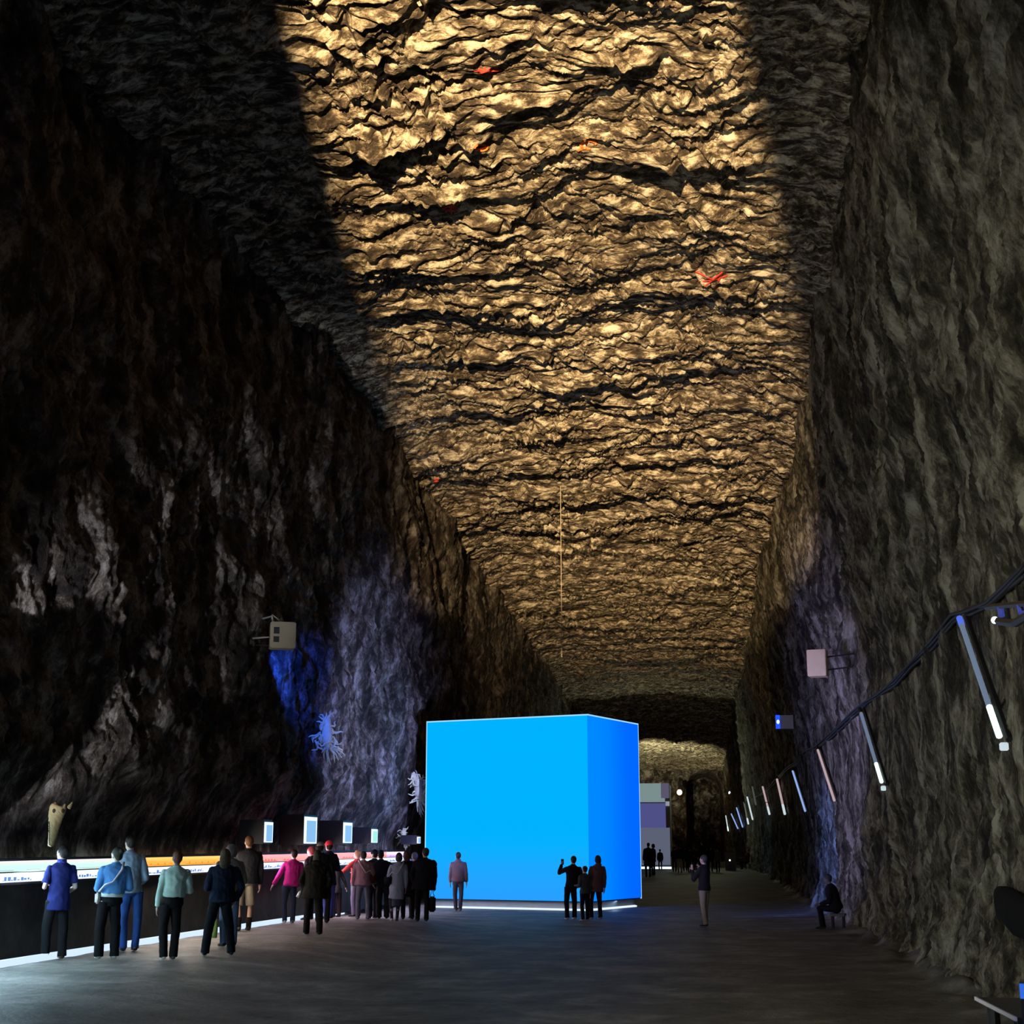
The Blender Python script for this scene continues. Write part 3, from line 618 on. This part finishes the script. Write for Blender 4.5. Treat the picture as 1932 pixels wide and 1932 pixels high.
# ================================================================== people
MC = {}
def cm(kind, c, rough=.9):
    k = (kind, tuple(c))
    if k not in MC: MC[k] = mat(kind+'_%d' % len(MC), c, rough, .18, 9 if kind != 'skin' else 3)
    return MC[k]
ARMS = {'down': ((.16, -.02, -1), (.04, .16, -1)), 'bent': ((.22, -.12, -1), (-.25, 1, .08)), 'low': ((.2, -.1, -1), (-.35, .9, -.45)),
 'phone': ((.55, .85, -.45), (-.35, .35, 1)), 'fold': ((.3, .12, -1), (-1, .45, .12)), 'back': ((.3, -.3, -1), (-.7, -.3, -.6)),
 'pocket': ((.38, -.18, -1), (-.3, .3, -.9)), 'out': ((.5, .1, -1), (.42, .25, -.85)), 'reach': ((.75, .45, -.75), (.8, .35, -.55)), 'face': ((.25, .5, -.9), (-.3, .35, 1)), 'lap': ((.2, .3, -1), (-.3, 1, -.1))}
LEN = {'waist': .575, 'hip': .50, 'thigh': .43, 'knee': .33}
def person(label, feet, head, th, top=(.02, .02, .025), length='hip', sleeve='long', low=('trousers', (.012, .012, .015)), wide=1.0, stance=.055, step=0.0,
           hair=('short', (.02, .012, .008)), arms=('down', 'down'), shoes=(.02, .02, .02), skin=(.42, .26, .19), det=1, hood=False, look=0, up=0, bulk=1.0,
           sit=None, group=None, hem=None, cuff=None, collar=None, height=None, apron=None):
    g = ground(*feet); top_z = on_y(head[0], head[1], g.y).z; h = height or (top_z-g.z); lean = 0
    rz = math.radians(th); t = thing('person', label, 'person', g, rz, group)
    # where the head sits sideways of the feet (small sway of the body)
    if not sit:
        hx = on_y(head[0], head[1], g.y).x-g.x; sway = max(-.09, min(.09, hx))*math.cos(rz)/h
    else: sway = 0
    vox = {2: .009, 1: .013, 0: .022}[det]; seg = 12 if det else 8
    drop = (.51-.275) if sit else 0; la = math.radians(sit or 0)
    def U(p, k=None):
        x, y, z = p; z2 = z-.51; yy = y*math.cos(la)+z2*math.sin(la); zz = -y*math.sin(la)+z2*math.cos(la)
        return Vector((x+sway*max(0, (z-.0))/.93, yy, zz+.51-drop))*h
    ly, lp = math.radians(look), math.radians(up)
    def H_(p):
        q = Vector(p)-Vector((0, 0, .875)); q = Matrix.Rotation(ly, 3, 'Z') @ (Matrix.Rotation(lp, 3, 'X') @ q); return U(q+Vector((0, 0, .875)))
    HR = Matrix.Rotation(ly, 3, 'Z') @ Matrix.Rotation(lp-la, 3, 'X')
    def r3(*a): return tuple(x*h for x in a)
    legs = []
    for s in (-1, 1):
        if sit: J = [(s*.05, .0, .275), (s*.062, .235, .285), (s*.062, .20+step*s, .05)]
        else: J = [(s*.047, 0, .50), (s*(.04+stance*.45), step*s*.5+.008, .275), (s*stance, step*s-.005, .05)]
        legs.append([Vector(j)*h for j in J])
    shw = .108*min(1.12, .5+.5*bulk); A = []
    for s, pose in zip((-1, 1), arms):
        u, f_ = ARMS[pose]; u = Vector((u[0]*s, u[1], u[2])).normalized(); f_ = Vector((f_[0]*s, f_[1], f_[2])).normalized()
        sh = Vector((s*shw*.97, 0, .800)); el = sh+u*.172; wr = el+f_*.145
        A.append((s, U(sh), U(el), U(wr), (U(wr)-U(el)).normalized()))
    # --- body: one continuous surface
    bm = bmesh.new()
    ball(bm, H_((0, 0, .938)), r3(.042, .053, .061), 16, HR); ball(bm, H_((0, .016, .899)), r3(.031, .036, .030), 12, HR)
    if det:
        ball(bm, H_((0, .056, .922)), r3(.007, .012, .013), 8, HR); ball(bm, H_((0, .045, .944)), r3(.028, .012, .008), 8, HR); ball(bm, H_((0, .050, .902)), r3(.014, .006, .005), 8, HR)
        for s in (-1, 1): ball(bm, H_((s*.044, -.002, .926)), r3(.006, .012, .018), 8, HR)
    tube(bm, [U((0, -.008, .80)), U((0, -.004, .86)), H_((0, 0, .905))], r3(.034, .029, .030), seg)
    tube(bm, [U((0, 0, z)) for z in (.47, .52, .58, .64, .72, .78, .82, .85)], [r3(a*.9, b*.9) for a, b in ((.055, .04), (.080, .054), (.076, .052), (.073, .05), (.086, .06), (.102, .06), (.088, .048), (.04, .035))], 16, fix=(1, 0, 0))
    for L3 in legs:
        tube(bm, [L3[0]+Vector((0, 0, .02*h)), L3[0], (L3[0]+L3[1])/2, L3[1], L3[1]*.55+L3[2]*.45+Vector((0, -.006*h, 0)), L3[2]], r3(.036, .040, .030, .023, .025, .018), seg)
        ball(bm, L3[1], .023*h, 10); ball(bm, L3[2]+Vector((0, .02*h, -.022*h)), r3(.022, .05, .02), 10)
        if sit: ball(bm, L3[0], .05*h, 10)
    for s, sh, el, wr, d in A:
        ball(bm, sh, .028*h, 10); tube(bm, [sh, (sh+el)/2, el], r3(.027, .025, .021), seg); ball(bm, el, .021*h, 10)
        tube(bm, [el, el*.65+wr*.35, wr], r3(.021, .022, .0145), seg)
        w = Vector((0, 1, 0)); w = w-d*w.dot(d)
        if w.length < .35: w = Vector((-s, 0, 0)); w = w-d*w.dot(d)
        w.normalize(); n = d.cross(w)
        if n.x*s > 0: n = -n                                         # palm side faces the body
        fr = max(.0052*h, vox*.85)
        pc = wr+d*.030*h; R = Matrix((w, n, d)).transposed()
        ball(bm, pc, r3(.022, .010, .032), 10, R); tube(bm, [wr-d*.01*h, pc], r3(.014, .015), 8)
        for j, ln in enumerate((.044, .050, .047, .037)):
            a = pc+d*.018*h+w*(.0165-.011*j)*h; b = a+(d+n*.15).normalized()*ln*.55*h; c = b+(d+n*.75).normalized()*ln*.5*h
            tube(bm, [a, b, c], [fr, fr*.95, fr*.8], 6)
        a = pc-d*.012*h+w*.016*h; b = a+(w*.75+d*.7).normalized()*.024*h; c = b+(w*.15+d+n*.3).normalized()*.022*h
        tube(bm, [a, b, c], [fr*1.15, fr, fr*.85], 6)
    mk('body', fuse(bm, vox, 2), cm('skin', skin, .6), t, True)
    if det == 2:
        for s in (-1, 1): bm = bmesh.new(); ball(bm, H_((s*.017, .047, .936)), r3(.006, .006, .005), 8, HR); mk('eye', bm, cm('eye', (.03, .02, .02), .3), t, True)
        bm = bmesh.new(); ball(bm, H_((0, .053, .903)), r3(.012, .004, .003), 8, HR); mk('mouth', bm, cm('lip', (.35, .12, .1)), t, True)
    # --- top
    wrk = .007 if det else 0
    e = bulk; z0 = LEN[length]
    bm = bmesh.new()
    base = [(.70, .098, .072), (.77, .116, .070), (.803, .112, .062), (.828, .086, .052), (.85, .048, .042)]
    if length in ('thigh', 'knee'): rings = [(z0, .115, .085), (z0+.05, .112, .083), (.52, .106, .08), (.60, .094, .070)]
    elif length == 'hip': rings = [(z0, .103, .075), (z0+.03, .106, .078), (.60, .094, .068)]
    else: rings = [(z0, .090, .064), (z0+.02, .098, .074), (.63, .096, .072)]
    rings = rings+base
    if sit: rings = [r for r in rings if r[0] >= .5]
    tube(bm, [U((0, 0, z)) for z, _, _ in rings], [(a*h*e, b*h*e) for _, a, b in rings], 18, fix=(1, 0, 0))
    for s, sh, el, wr, d in A:
        c = math.sqrt(e)
        ball(bm, sh, .031*h*c, 12)
        if sleeve == 'long': tube(bm, [sh, sh*.8+el*.2, (sh+el)/2, el], r3(.029*c, .035*c, .034*c, .030*c), seg); ball(bm, el, .030*h*c, 10); tube(bm, [el, (el+wr)/2, wr-d*.004*h], r3(.031*c, .029*c, .023*c), seg)
        elif sleeve == 'mid': tube(bm, [sh, (sh+el)/2, el], r3(.037, .035, .031), seg); ball(bm, el, .031*h*c, 10); tube(bm, [el, el*.6+wr*.4], r3(.031, .029), seg)
        else: tube(bm, [sh, sh*.8+el*.2, sh*.45+el*.55, sh*.22+el*.78], r3(.029, .035, .036, .038), seg)
    tube(bm, [U((0, -.004, .835)), U((0, -.006, .868))], [(.048*h, .044*h), (.036*h, .036*h)], 12, fix=(1, 0, 0))
    if hood: ball(bm, U((0, -.05, .85)), r3(.055, .035, .04), 12)
    mk('jacket' if sleeve == 'long' else 'shirt', fuse(bm, vox*1.15, 2, wr=wrk, wsc=9), cm('cloth', top), t, True)
    if collar:
        bm = bmesh.new(); tube(bm, [U((0, -.002, .845)), U((0, -.004, .882))], [(.047*h, .045*h), (.042*h, .042*h)], 14, fix=(1, 0, 0)); mk('collar', bm, cm('cloth', collar), t, True)
    if hem:
        bm = bmesh.new(); tube(bm, [U((0, 0, z0-.022)), U((0, 0, z0+.012))], [(.094*h*e, .068*h*e), (.096*h*e, .070*h*e)], 18, fix=(1, 0, 0)); mk('shirt_hem', bm, cm('cloth', hem), t, True)
    # --- lower garment
    kind, lc = low; bm = bmesh.new(); w = wide
    if kind == 'skirt':
        zz = [.60, .52, .40, .22]; tube(bm, [U((0, 0, z)) for z in zz], [(a*h, b*h) for a, b in ((.078, .055), (.1, .075), (.095*w, .08*w), (.09*w, .08*w))], 18, fix=(1, 0, 0))
        mk('skirt', fuse(bm, vox*1.15, 2, wr=wrk*.6), cm('cloth', lc), t, True)
        bm = bmesh.new()
        for L3 in legs: tube(bm, [L3[0], L3[1], L3[2]+Vector((0, 0, -.01*h))], r3(.035, .034, .024), seg)
        mk('tights', fuse(bm, vox*1.15, 1), cm('cloth', (.03, .03, .04)), t, True)
    else:
        tube(bm, [U((0, 0, z)) for z in (.605, .56, .51, .475)], [(a*h, b*h) for a, b in ((.077, .056), (.090, .066), (.098, .071), (.07, .055))], 16, fix=(1, 0, 0))
        for L3 in legs:
            a, b, c = L3
            if kind == 'shorts': m_ = a*.28+b*.72; e2 = a*-.02+b*1.02; tube(bm, [a+Vector((0, 0, .01*h)), (a+b)/2, m_, e2], r3(.054, .050, .047, .047), seg)
            else:
                tube(bm, [a+Vector((0, 0, .01*h)), a*.5+b*.5, b, b*.5+c*.5, c+Vector((0, 0, -.022*h))], r3(.055, .045*w**.5, .037*w, .034*w, .034*w), seg); ball(bm, b, .037*w*h, 10)
            if sit: ball(bm, a, .062*h, 12)
        mk('shorts' if kind == 'shorts' else kind, fuse(bm, vox*1.15, 2, wr=wrk*.8, wsc=8), cm('cloth', lc), t, True)
        if kind == 'shorts':
            for L3 in legs: bm = bmesh.new(); tube(bm, [L3[1]*.42+L3[2]*.58, L3[2]+Vector((0, 0, -.02*h))], r3(.033, .028), seg); mk('sock', bm, cm('cloth', (.015, .012, .01)), t, True)
    # --- shoes
    if det:
        for i, L3 in enumerate(legs):
            a = L3[2]; bm = bmesh.new(); y0 = a.y
            sec = [(-.030, .018, .020), (-.02, .023, .03), (.01, .024, .034), (.045, .027, .024), (.075, .026, .018), (.097, .015, .012)]
            tube(bm, [Vector((a.x, y0+q*h, v*h*.85+.004)) for q, r, v in sec], [(r*h, v*h*.8) for q, r, v in sec], 10, fix=(1, 0, 0))
            for v in bm.verts: v.co.z = max(v.co.z, .004)
            mk('shoe', bm, cm('shoe', shoes[i] if isinstance(shoes[0], tuple) else shoes, .7), t, True)
    else:
        bm = bmesh.new()
        for L3 in legs: ball(bm, (L3[2].x, L3[2].y+.03*h, .02*h), r3(.026, .06, .02), 8)
        mk('shoes', bm, cm('shoe', shoes if not isinstance(shoes[0], tuple) else shoes[0]), t, True)
    # --- hair / headwear
    st, hc_ = hair; bm = bmesh.new()
    if st in ('beanie', 'cap'):
        bm2 = bmesh.new(); ball(bm2, H_((0, -.012, .932)), r3(.046, .052, .055), 14, HR); mk('hair', bm2, cm('hair', (.03, .02, .012)), t, True)
        ball(bm, H_((0, -.002, .955)), r3(.048, .060, .050), 16, HR)
        if st == 'beanie': tube(bm, [H_((0, -.002, .940)), H_((0, -.002, .962))], [(.051*h, .062*h)]*2, 16, fix=tuple(HR @ Vector((1, 0, 0)))); ball(bm, H_((0, -.006, 1.0)), .012*h, 8)
        else: tube(bm, [H_((0, .045, .957)), H_((0, .098, .950))], [(.036*h, .005*h), (.028*h, .004*h)], 12, fix=tuple(HR @ Vector((1, 0, 0))))
        mk(st, fuse(bm, vox*1.1, 1), cm('cloth', hc_), t, True)
    else:
        ball(bm, H_((0, -.012, .949)), r3(.0475, .056, .056), 16, HR)
        if st in ('long', 'bob', 'hood'):
            zb = {'long': .80, 'bob': .875, 'hood': .85}[st]
            tube(bm, [H_((0, -.02, .955)), H_((0, -.026, .91)), U((0, -.04, zb+.03)), U((0, -.046, zb))], [(.049*h, .045*h), (.054*h, .042*h), (.05*h, .032*h), (.042*h, .02*h)], 14, fix=tuple(HR @ Vector((1, 0, 0))))
        elif st == 'bun': ball(bm, H_((0, -.062, .965)), .024*h, 10); ball(bm, H_((0, -.03, .92)), r3(.04, .035, .04), 10, HR)
        elif st == 'pony': tube(bm, [H_((0, -.055, .955)), H_((0, -.085, .93)), U((0, -.08, .86))], r3(.018, .022, .008), 8); ball(bm, H_((0, -.02, .93)), r3(.044, .042, .045), 10, HR)
        else: ball(bm, H_((0, -.022, .920)), r3(.041, .034, .034), 12, HR)
        mk('hair' if st != 'hood' else 'hood', fuse(bm, vox*1.1, 1, wr=.004 if det else 0, wsc=30), cm('hair', hc_, .75), t, True)
    M = Matrix.Translation(g) @ Matrix.Rotation(rz, 4, 'Z')
    return dict(t=t, h=h, U=U, M=M, A=A, g=g, rz=rz, legs=legs)

def held(P, name, parts, label, cat):
    """a thing carried by person P, top-level; parts = [(part name, bmesh, material)] in the person's own space"""
    t = thing(name, label, cat, P['g'], P['rz'])
    for n, b, m in parts: mk(n, b, m, t, True)
    return t
def shoulder_bag(P, label, side, c_bag, c_strap, z=.5, size=(.05, .035, .075), back=True, name='shoulder_bag'):
    U, h = P['U'], P['h']; s = side
    b1 = bmesh.new(); c = U((s*.135, .0, z)); a = Vector(size)*h; box(b1, c-a, c+a, .02)
    b2 = bmesh.new(); yb = -.088 if back else .088
    tube(b2, [U((s*.135, yb*.5, z+.06)), U((s*.095, yb*1.05, z+.12)), U((s*.025, yb*1.12, .69)), U((-s*.045, yb*1.0, .80)), U((-s*.075, 0, .862)), U((-s*.02, -yb*.9, .75)), U((s*.09, -yb, z+.14)), U((s*.135, -yb*.5, z+.06))], .011*h, 6)
    held(P, name, [('pouch', b1, cm('bag', c_bag)), ('strap', b2, cm('bag', c_strap))], label, 'bag')
def backpack(P, label, c, z=.70):
    U, h = P['U'], P['h']; b1 = bmesh.new(); tube(b1, [U((0, -.115, z-.12)), U((0, -.125, z-.09)), U((0, -.13, z)), U((0, -.12, z+.09)), U((0, -.105, z+.125))], [r*h for r in (.05, .075, .08, .072, .045)], 12)
    b2 = bmesh.new()
    for s in (-1, 1): tube(b2, [U((s*.06, -.085, z+.10)), U((s*.072, -.02, .862)), U((s*.07, .085, .76)), U((s*.085, .04, .64)), U((s*.07, -.08, z-.09))], .012*h, 6)
    held(P, 'backpack', [('pack', b1, cm('bag', c)), ('straps', b2, cm('bag', (.02, .02, .02)))], label, 'backpack')
BLK = (.007, .007, .009); NAVY = (.012, .016, .04)

# row watching the timeline display, from the left
P = person('person in dark blue polo shirt and dark trousers, leftmost by the white screen', (100, 1810), (120, 1596), 38, top=(.018, .024, .13), length='thigh', sleeve='short', low=('trousers', (.010, .011, .014)), wide=1.2, stance=.075,
   arms=('bent', 'low'), shoes=((.6, .62, .62), (.16, .11, .07)), det=2, hair=('short', (.015, .01, .01)), skin=(.6, .42, .34), look=35, collar=(.05, .07, .36), bulk=.96)
P = person('person in light blue overshirt and wide black trousers with a white crossbody bag', (200, 1810), (222, 1599), 34, top=(.09, .27, .60), length='waist', low=('trousers', BLK), wide=1.25, stance=.07, arms=('bent', 'bent'), shoes=(.5, .6, .55), det=2,
   hair=('bun', (.02, .025, .015)), skin=(.6, .5, .4), look=30, hem=(.55, .65, .62), bulk=1.12)
shoulder_bag(P, 'small white bag on a crossbody strap worn by the person in light blue', -1, (.75, .72, .66), (.55, .6, .68), z=.545, size=(.022, .022, .05), name='crossbody_bag')
P = person('tall person in pale checked shirt and blue jeans, behind the one in light blue', (243, 1795), (236, 1576), 30, top=(.30, .40, .52), length='hip', low=('jeans', (.03, .09, .30)), arms=('bent', 'low'), shoes=(.03, .035, .05), det=2, skin=(.6, .42, .36), look=25, stance=.05)
P = person('person in pale mint sweater and black trousers with short auburn hair', (317, 1811), (336, 1606), 30, top=(.40, .55, .48), length='waist', low=('trousers', (.008, .008, .009)), wide=1.15, stance=.045, arms=('down', 'bent'), shoes=((.7, .68, .66), (.12, .1, .1)), det=2,
   hair=('short', (.09, .03, .014)), bulk=1.08, skin=(.30, .2, .16))
P = person('person with grey hair and fuzzy grey jacket behind the long-haired one', (430, 1786), (434, 1593), 45, top=(.20, .20, .21), length='hip', low=('jeans', (.10, .16, .28)), arms=('bent', 'bent'), shoes=(.02, .02, .02), det=1, hair=('bob', (.15, .13, .125)), skin=(.7, .42, .34), look=20, bulk=1.25)
U, h = P['U'], P['h']; b1 = bmesh.new(); a = P['legs'][0][1]; c = Vector((-.16*h, .05, .17*h)); tube(b1, [c+Vector((0, 0, -.08*h)), c, c+Vector((.01, 0, .1*h))], [(.035*h, .075*h), (.04*h, .08*h), (.03*h, .07*h)], 10, fix=(1, 0, 0)); b2 = bmesh.new(); tube(b2, [c+Vector((0, -.06, .1*h)), c+Vector((0, -.05, .2*h)), c+Vector((.02, .0, .26*h)), c+Vector((0, .06, .1*h))], .008, 5)
held(P, 'tote_bag', [('bag_body', b1, cm('bag', (.42, .55, .14))), ('handle', b2, cm('bag', (.3, .35, .2)))], 'yellow-green bag low behind the legs of the long-haired person', 'bag')
P = person('person with long blond hair, dark navy jacket and black flared trousers, legs apart', (411, 1803), (426, 1602), 22, top=(.012, .02, .04), length='hip', low=('trousers', (.008, .010, .014)), wide=1.2, stance=.125, arms=('bent', 'pocket'), shoes=(.02, .02, .022), det=2,
   hair=('long', (.06, .040, .018)), bulk=1.2)
P = person('tall person in dark jacket and khaki shorts with bare calves and black socks', (459, 1757), (471, 1577), 28, top=(.035, .035, .038), length='hip', low=('shorts', (.40, .34, .24)), arms=('bent', 'down'), shoes=(.04, .03, .025), det=2, hair=('short', (.17, .075, .025)), skin=(.75, .46, .30), bulk=1.3, stance=.06, step=.04)  # orange light put into the hair and skin colours
P = person('person in magenta sweater and navy trousers with the left arm held low', (544, 1742), (556, 1603), 26, top=(.50, .02, .22), length='hip', low=('trousers', (.03, .035, .07)), arms=('out', 'bent'), shoes=((.65, .6, .62), (.2, .19, .18)), det=1, hair=('short', (.03, .01, .012)), skin=(.7, .42, .40), bulk=1.12)
P = person('person in red beanie and dark jacket with blue jeans, facing the red screen', (619, 1734), (619, 1586), 48, top=(.015, .02, .035), length='thigh', low=('jeans', (.10, .14, .50)), arms=('bent', 'bent'), shoes=(.03, .02, .02), det=1, hair=('beanie', (.75, .05, .05)), stance=.055, step=.03)
P = person('person in dark cap with a pale crown, mostly hidden behind the big dark coat', (608, 1742), (604, 1588), 20, top=(.012, .012, .014), length='hip', arms=('bent', 'bent'), det=1, hair=('cap', (.30, .28, .26)), look=-20)
P = person('person with reddish face turned left, behind the big dark coat', (582, 1736), (590, 1597), 75, top=(.02, .016, .02), length='hip', arms=('bent', 'bent'), det=1, hair=('short', (.3, .04, .04)), skin=(.8, .35, .33))  # skin and hair tinted red
P = person('large person in long black hooded coat and boots standing apart in front of the row', (590, 1764), (600, 1604), 5, top=(.008, .0075, .006), length='thigh', low=('trousers', (.006, .006, .006)), wide=1.12, stance=.08, arms=('pocket', 'pocket'), shoes=(.006, .006, .006), det=2, hair=('hood', (.012, .011, .006)), bulk=1.42, hood=True)
b1 = bmesh.new(); h = P['h']; tube(b1, [(-.2*h, .0, .44*h), (-.17*h, .0, .5*h), (-.15*h, 0, .53*h)], [(.025*h, .02*h), (.02*h, .02*h), (.006*h, .006*h)], 8)
held(P, 'pale_scarf', [('cloth', b1, cm('bag', (.5, .48, .5)))], 'pale cloth hanging at the side of the big black coat', 'scarf')
P = person('child in grey jacket and dark cap between the red beanie and the red screen', (634, 1731), (629, 1623), 42, top=(.11, .11, .12), length='thigh', low=('trousers', (.05, .03, .035)), arms=('down', 'out'), det=1, hair=('cap', (.05, .05, .055)), skin=(.6, .4, .36), look=30)
P = person('person in red sweater pointing down to the left', (671, 1730), (674, 1604), 62, top=(.75, .09, .09), length='hip', low=('jeans', (.28, .26, .42)), arms=('reach', 'bent'), det=1, hair=('bun', (.35, .18, .09)), skin=(.8, .45, .42))
P = person('person in pinkish plaid jacket with a dark overskirt and grey jeans', (684, 1735), (686, 1606), 20, top=(.30, .17, .20), length='hip', low=('jeans', (.13, .14, .18)), arms=('down', 'bent'), det=1, hair=('short', (.02, .012, .012)), bulk=1.2, stance=.075, shoes=(.2, .22, .3), skin=(.5, .45, .4))
shoulder_bag(P, 'dark red shoulder bag worn by the person in the plaid jacket', 1, (.07, .015, .012), (.5, .42, .38), z=.60, size=(.06, .05, .07))
U, h = P['U'], P['h']
P = person('person in blue-lit dark beanie and black jacket at the purple screen', (703, 1733), (707, 1603), 40, top=(.016, .018, .024), length='hip', low=('trousers', (.028, .028, .032)), wide=1.35, arms=('face', 'bent'), det=1, hair=('beanie', (.02, .022, .05)), bulk=1.2, skin=(.6, .5, .35), look=30)
P = person('person in dark cap and dark quilted jacket, right neighbour of the beanie wearer', (722, 1734), (719, 1604), 10, top=(.012, .016, .03), length='hip', low=('trousers', (.02, .02, .024)), wide=1.3, arms=('pocket', 'pocket'), det=1, hair=('cap', (.02, .025, .06)), bulk=1.3)
P = person('person in long blue-grey coat over a dark skirt', (744, 1739), (753, 1609), 15, top=(.22, .25, .34), length='knee', low=('skirt', (.05, .055, .09)), arms=('bent', 'down'), det=1, hair=('bob', (.015, .015, .02)), shoes=((.6, .52, .4), (.05, .04, .04)), wide=.85, stance=.04, step=.03, bulk=.98)
shoulder_bag(P, 'black bag on a pale strap worn over the blue-grey coat', -1, (.01, .012, .018), (.5, .48, .55), z=.60, size=(.06, .05, .06))
P = person('person in long black coat with brown hair, right of the blue-grey coat', (769, 1735), (767, 1605), 18, top=(.012, .010, .010), length='knee', low=('trousers', BLK), arms=('pocket', 'bent'), det=1, hair=('hood', (.07, .03, .02)), bulk=1.2, stance=.07, shoes=(.01, .01, .01))
P = person('short person with bluish dark hair between two black coats', (782, 1733), (782, 1608), 30, top=(.014, .014, .018), length='thigh', arms=('bent', 'bent'), det=1, hair=('short', (.06, .06, .09)))
P = person('tall broad person in black puffer coat at the left edge of the blue cube', (796, 1739), (803, 1600), 12, top=(.008, .008, .012), length='thigh', low=('trousers', (.008, .008, .01)), arms=('pocket', 'down'), det=1, hair=('short', (.02, .012, .01)), bulk=1.5, stance=.06, shoes=(.012, .012, .012), look=20)
b1 = bmesh.new(); h = P['h']; box(b1, (.09*h, -.03, .13*h), (.19*h, .12, .34*h), .03); b2 = bmesh.new(); tube(b2, [(.11*h, .03, .34*h), (.135*h, .03, .43*h), (.17*h, .03, .34*h)], .010, 5)
held(P, 'carrier_bag', [('bag_body', b1, cm('bag', (.015, .014, .012))), ('handle', b2, cm('bag', (.01, .01, .01)))], 'large black bag held by the broad person beside the blue cube', 'bag')
# in front of the cube
P = person('person in pinkish hooded jacket and grey trousers alone before the blue cube', (864, 1719), (865, 1608), 3, top=(.15, .105, .125), length='hip', low=('trousers', (.06, .065, .09)), arms=('down', 'down'), det=1, hair=('short', (.01, .01, .012)), hood=True, stance=.036, bulk=1.12, shoes=(.28, .22, .2), collar=(.02, .02, .03))
P = person('person in black jacket raising a phone towards the blue cube', (1077, 1735), (1085, 1615), 20, top=(.006, .006, .012), length='hip', low=('trousers', (.006, .006, .012)), wide=1.12, arms=('phone', 'fold'), det=1, hair=('short', (.008, .008, .012)), shoes=(.35, .33, .36), stance=.06, bulk=1.1)
s, sh, el, wr, d = P['A'][0]; b1 = bmesh.new(); c = wr+d*.05*P['h']; box(b1, c-Vector((.038, .006, .075)), c+Vector((.038, .006, .075)), .004)
held(P, 'mobile_phone', [('phone_case', b1, cm('phone', (.01, .01, .012), .4))], 'phone held up by the person in black before the blue cube', 'phone')
P = person('child in grey top standing between two adults before the blue cube', (1104, 1738), (1103, 1634), 40, top=(.045, .05, .06), length='hip', low=('trousers', (.008, .008, .016)), arms=('bent', 'down'), det=1, hair=('short', (.008, .008, .012)), shoes=(.3, .28, .3), stance=.05)
P = person('person in brownish parka with dark bobbed hair, right of the child', (1124, 1735), (1128, 1614), 22, top=(.10, .05, .055), length='thigh', low=('trousers', (.010, .010, .018)), arms=('bent', 'down'), det=1, hair=('bob', (.010, .008, .012)), shoes=(.3, .26, .27), stance=.075, hood=True, bulk=.98)
P = person('person in dark jacket and beige trousers alone right of the blue cube, hand at face', (1331, 1748), (1327, 1613), 58, top=(.012, .010, .010), length='hip', low=('trousers', (.22, .18, .13)), arms=('face', 'face'), det=1, hair=('short', (.012, .010, .008)), shoes=(.012, .01, .01), stance=.045, bulk=1.05, skin=(.32, .2, .16), step=.03)
# seated by the right wall
def stool(P, nm, lab):
    g = P['g']; h = P['h']; t = thing(nm, lab, 'stool', g, P['rz']); z = .275*h-.062*h
    bm = bmesh.new(); box(bm, (-.2, -.2, z-.05), (.2, .14, z), .01); mk('seat', bm, M_BLACK, t)
    for x in (-.15, .15):
        for y in (-.15, .1): bm = bmesh.new(); tube(bm, [(x, y, 0), (x, y, z-.05)], .02, 6); mk('leg', bm, M_BLACK, t)
P = person('seated person in black leaning forward on a low stool by the right wall', (1580, 1753), (1576, 1695), 78, top=(.004, .004, .004), low=('trousers', (.004, .004, .005)), arms=('lap', 'lap'), det=1, hair=('short', (.004, .004, .005)), shoes=(.004, .004, .004), sit=14, height=1.62, bulk=1.3, skin=(.06, .045, .04))
stool(P, 'low_stool', 'low black stool under the seated person near the blue-lit rock')
P = person('seated person in dark red top with legs stretched, far along the right wall', (1410, 1640), (1410, 1608), 75, top=(.07, .012, .01), low=('trousers', BLK), arms=('lap', 'lap'), det=0, sit=-8, height=1.7, bulk=1.3, step=0)
stool(P, 'low_stool', 'low dark stool under the far seated person in dark red')
# visitors behind the cube and at the far end
person('person in black cut off by the right edge of the blue cube', (1223, 1655), (1223, 1590), 20, top=BLK, length='knee', det=0, bulk=1.2)
person('person in black with light shoes right of the cube edge, before the far light block', (1233, 1652), (1232, 1592), 60, top=BLK, length='thigh', det=0, shoes=(.5, .5, .5), hair=('bob', (.01, .01, .01)))
person('small person in dark clothes nearest the right edge of the far light block', (1246, 1642), (1245, 1602), 10, top=(.01, .012, .02), length='thigh', det=0)
crowd = [(1273, 1645, 1597, BLK), (1283, 1647, 1594, BLK), (1293, 1644, 1596, BLK), (1301, 1646, 1599, BLK), (1309, 1642, 1596, (.02, .014, .014)), (1317, 1645, 1598, BLK), (1325, 1647, 1586, BLK), (1333, 1643, 1598, BLK), (1341, 1645, 1596, BLK), (1349, 1640, 1602, BLK)]
labs = ['person with white sleeve at the left end of the far crowd', 'person in pale trousers second from the left in the far crowd', None, None, None, None, 'tallest person of the dark far crowd', None, None, None]
for i, (x, y, y2, c) in enumerate(crowd):
    person(labs[i] or 'dark figure standing in the crowd at the far end of the hall', (x, y), (x, y2), random.uniform(-60, 60), top=c if i else (.02, .02, .02), length=random.choice(['hip', 'thigh']),
           low=('trousers', (.32, .32, .26) if i == 1 else BLK), det=0, arms=random.choice([('down', 'bent'), ('bent', 'bent'), ('down', 'down')]), bulk=1.2, group='crowd at the far end of the hall')
person('person in pale skirt with dark legs right of the far crowd', (1355, 1646), (1354, 1600), 30, top=(.05, .05, .055), length='thigh', det=0, low=('trousers', BLK))

finish_fused()
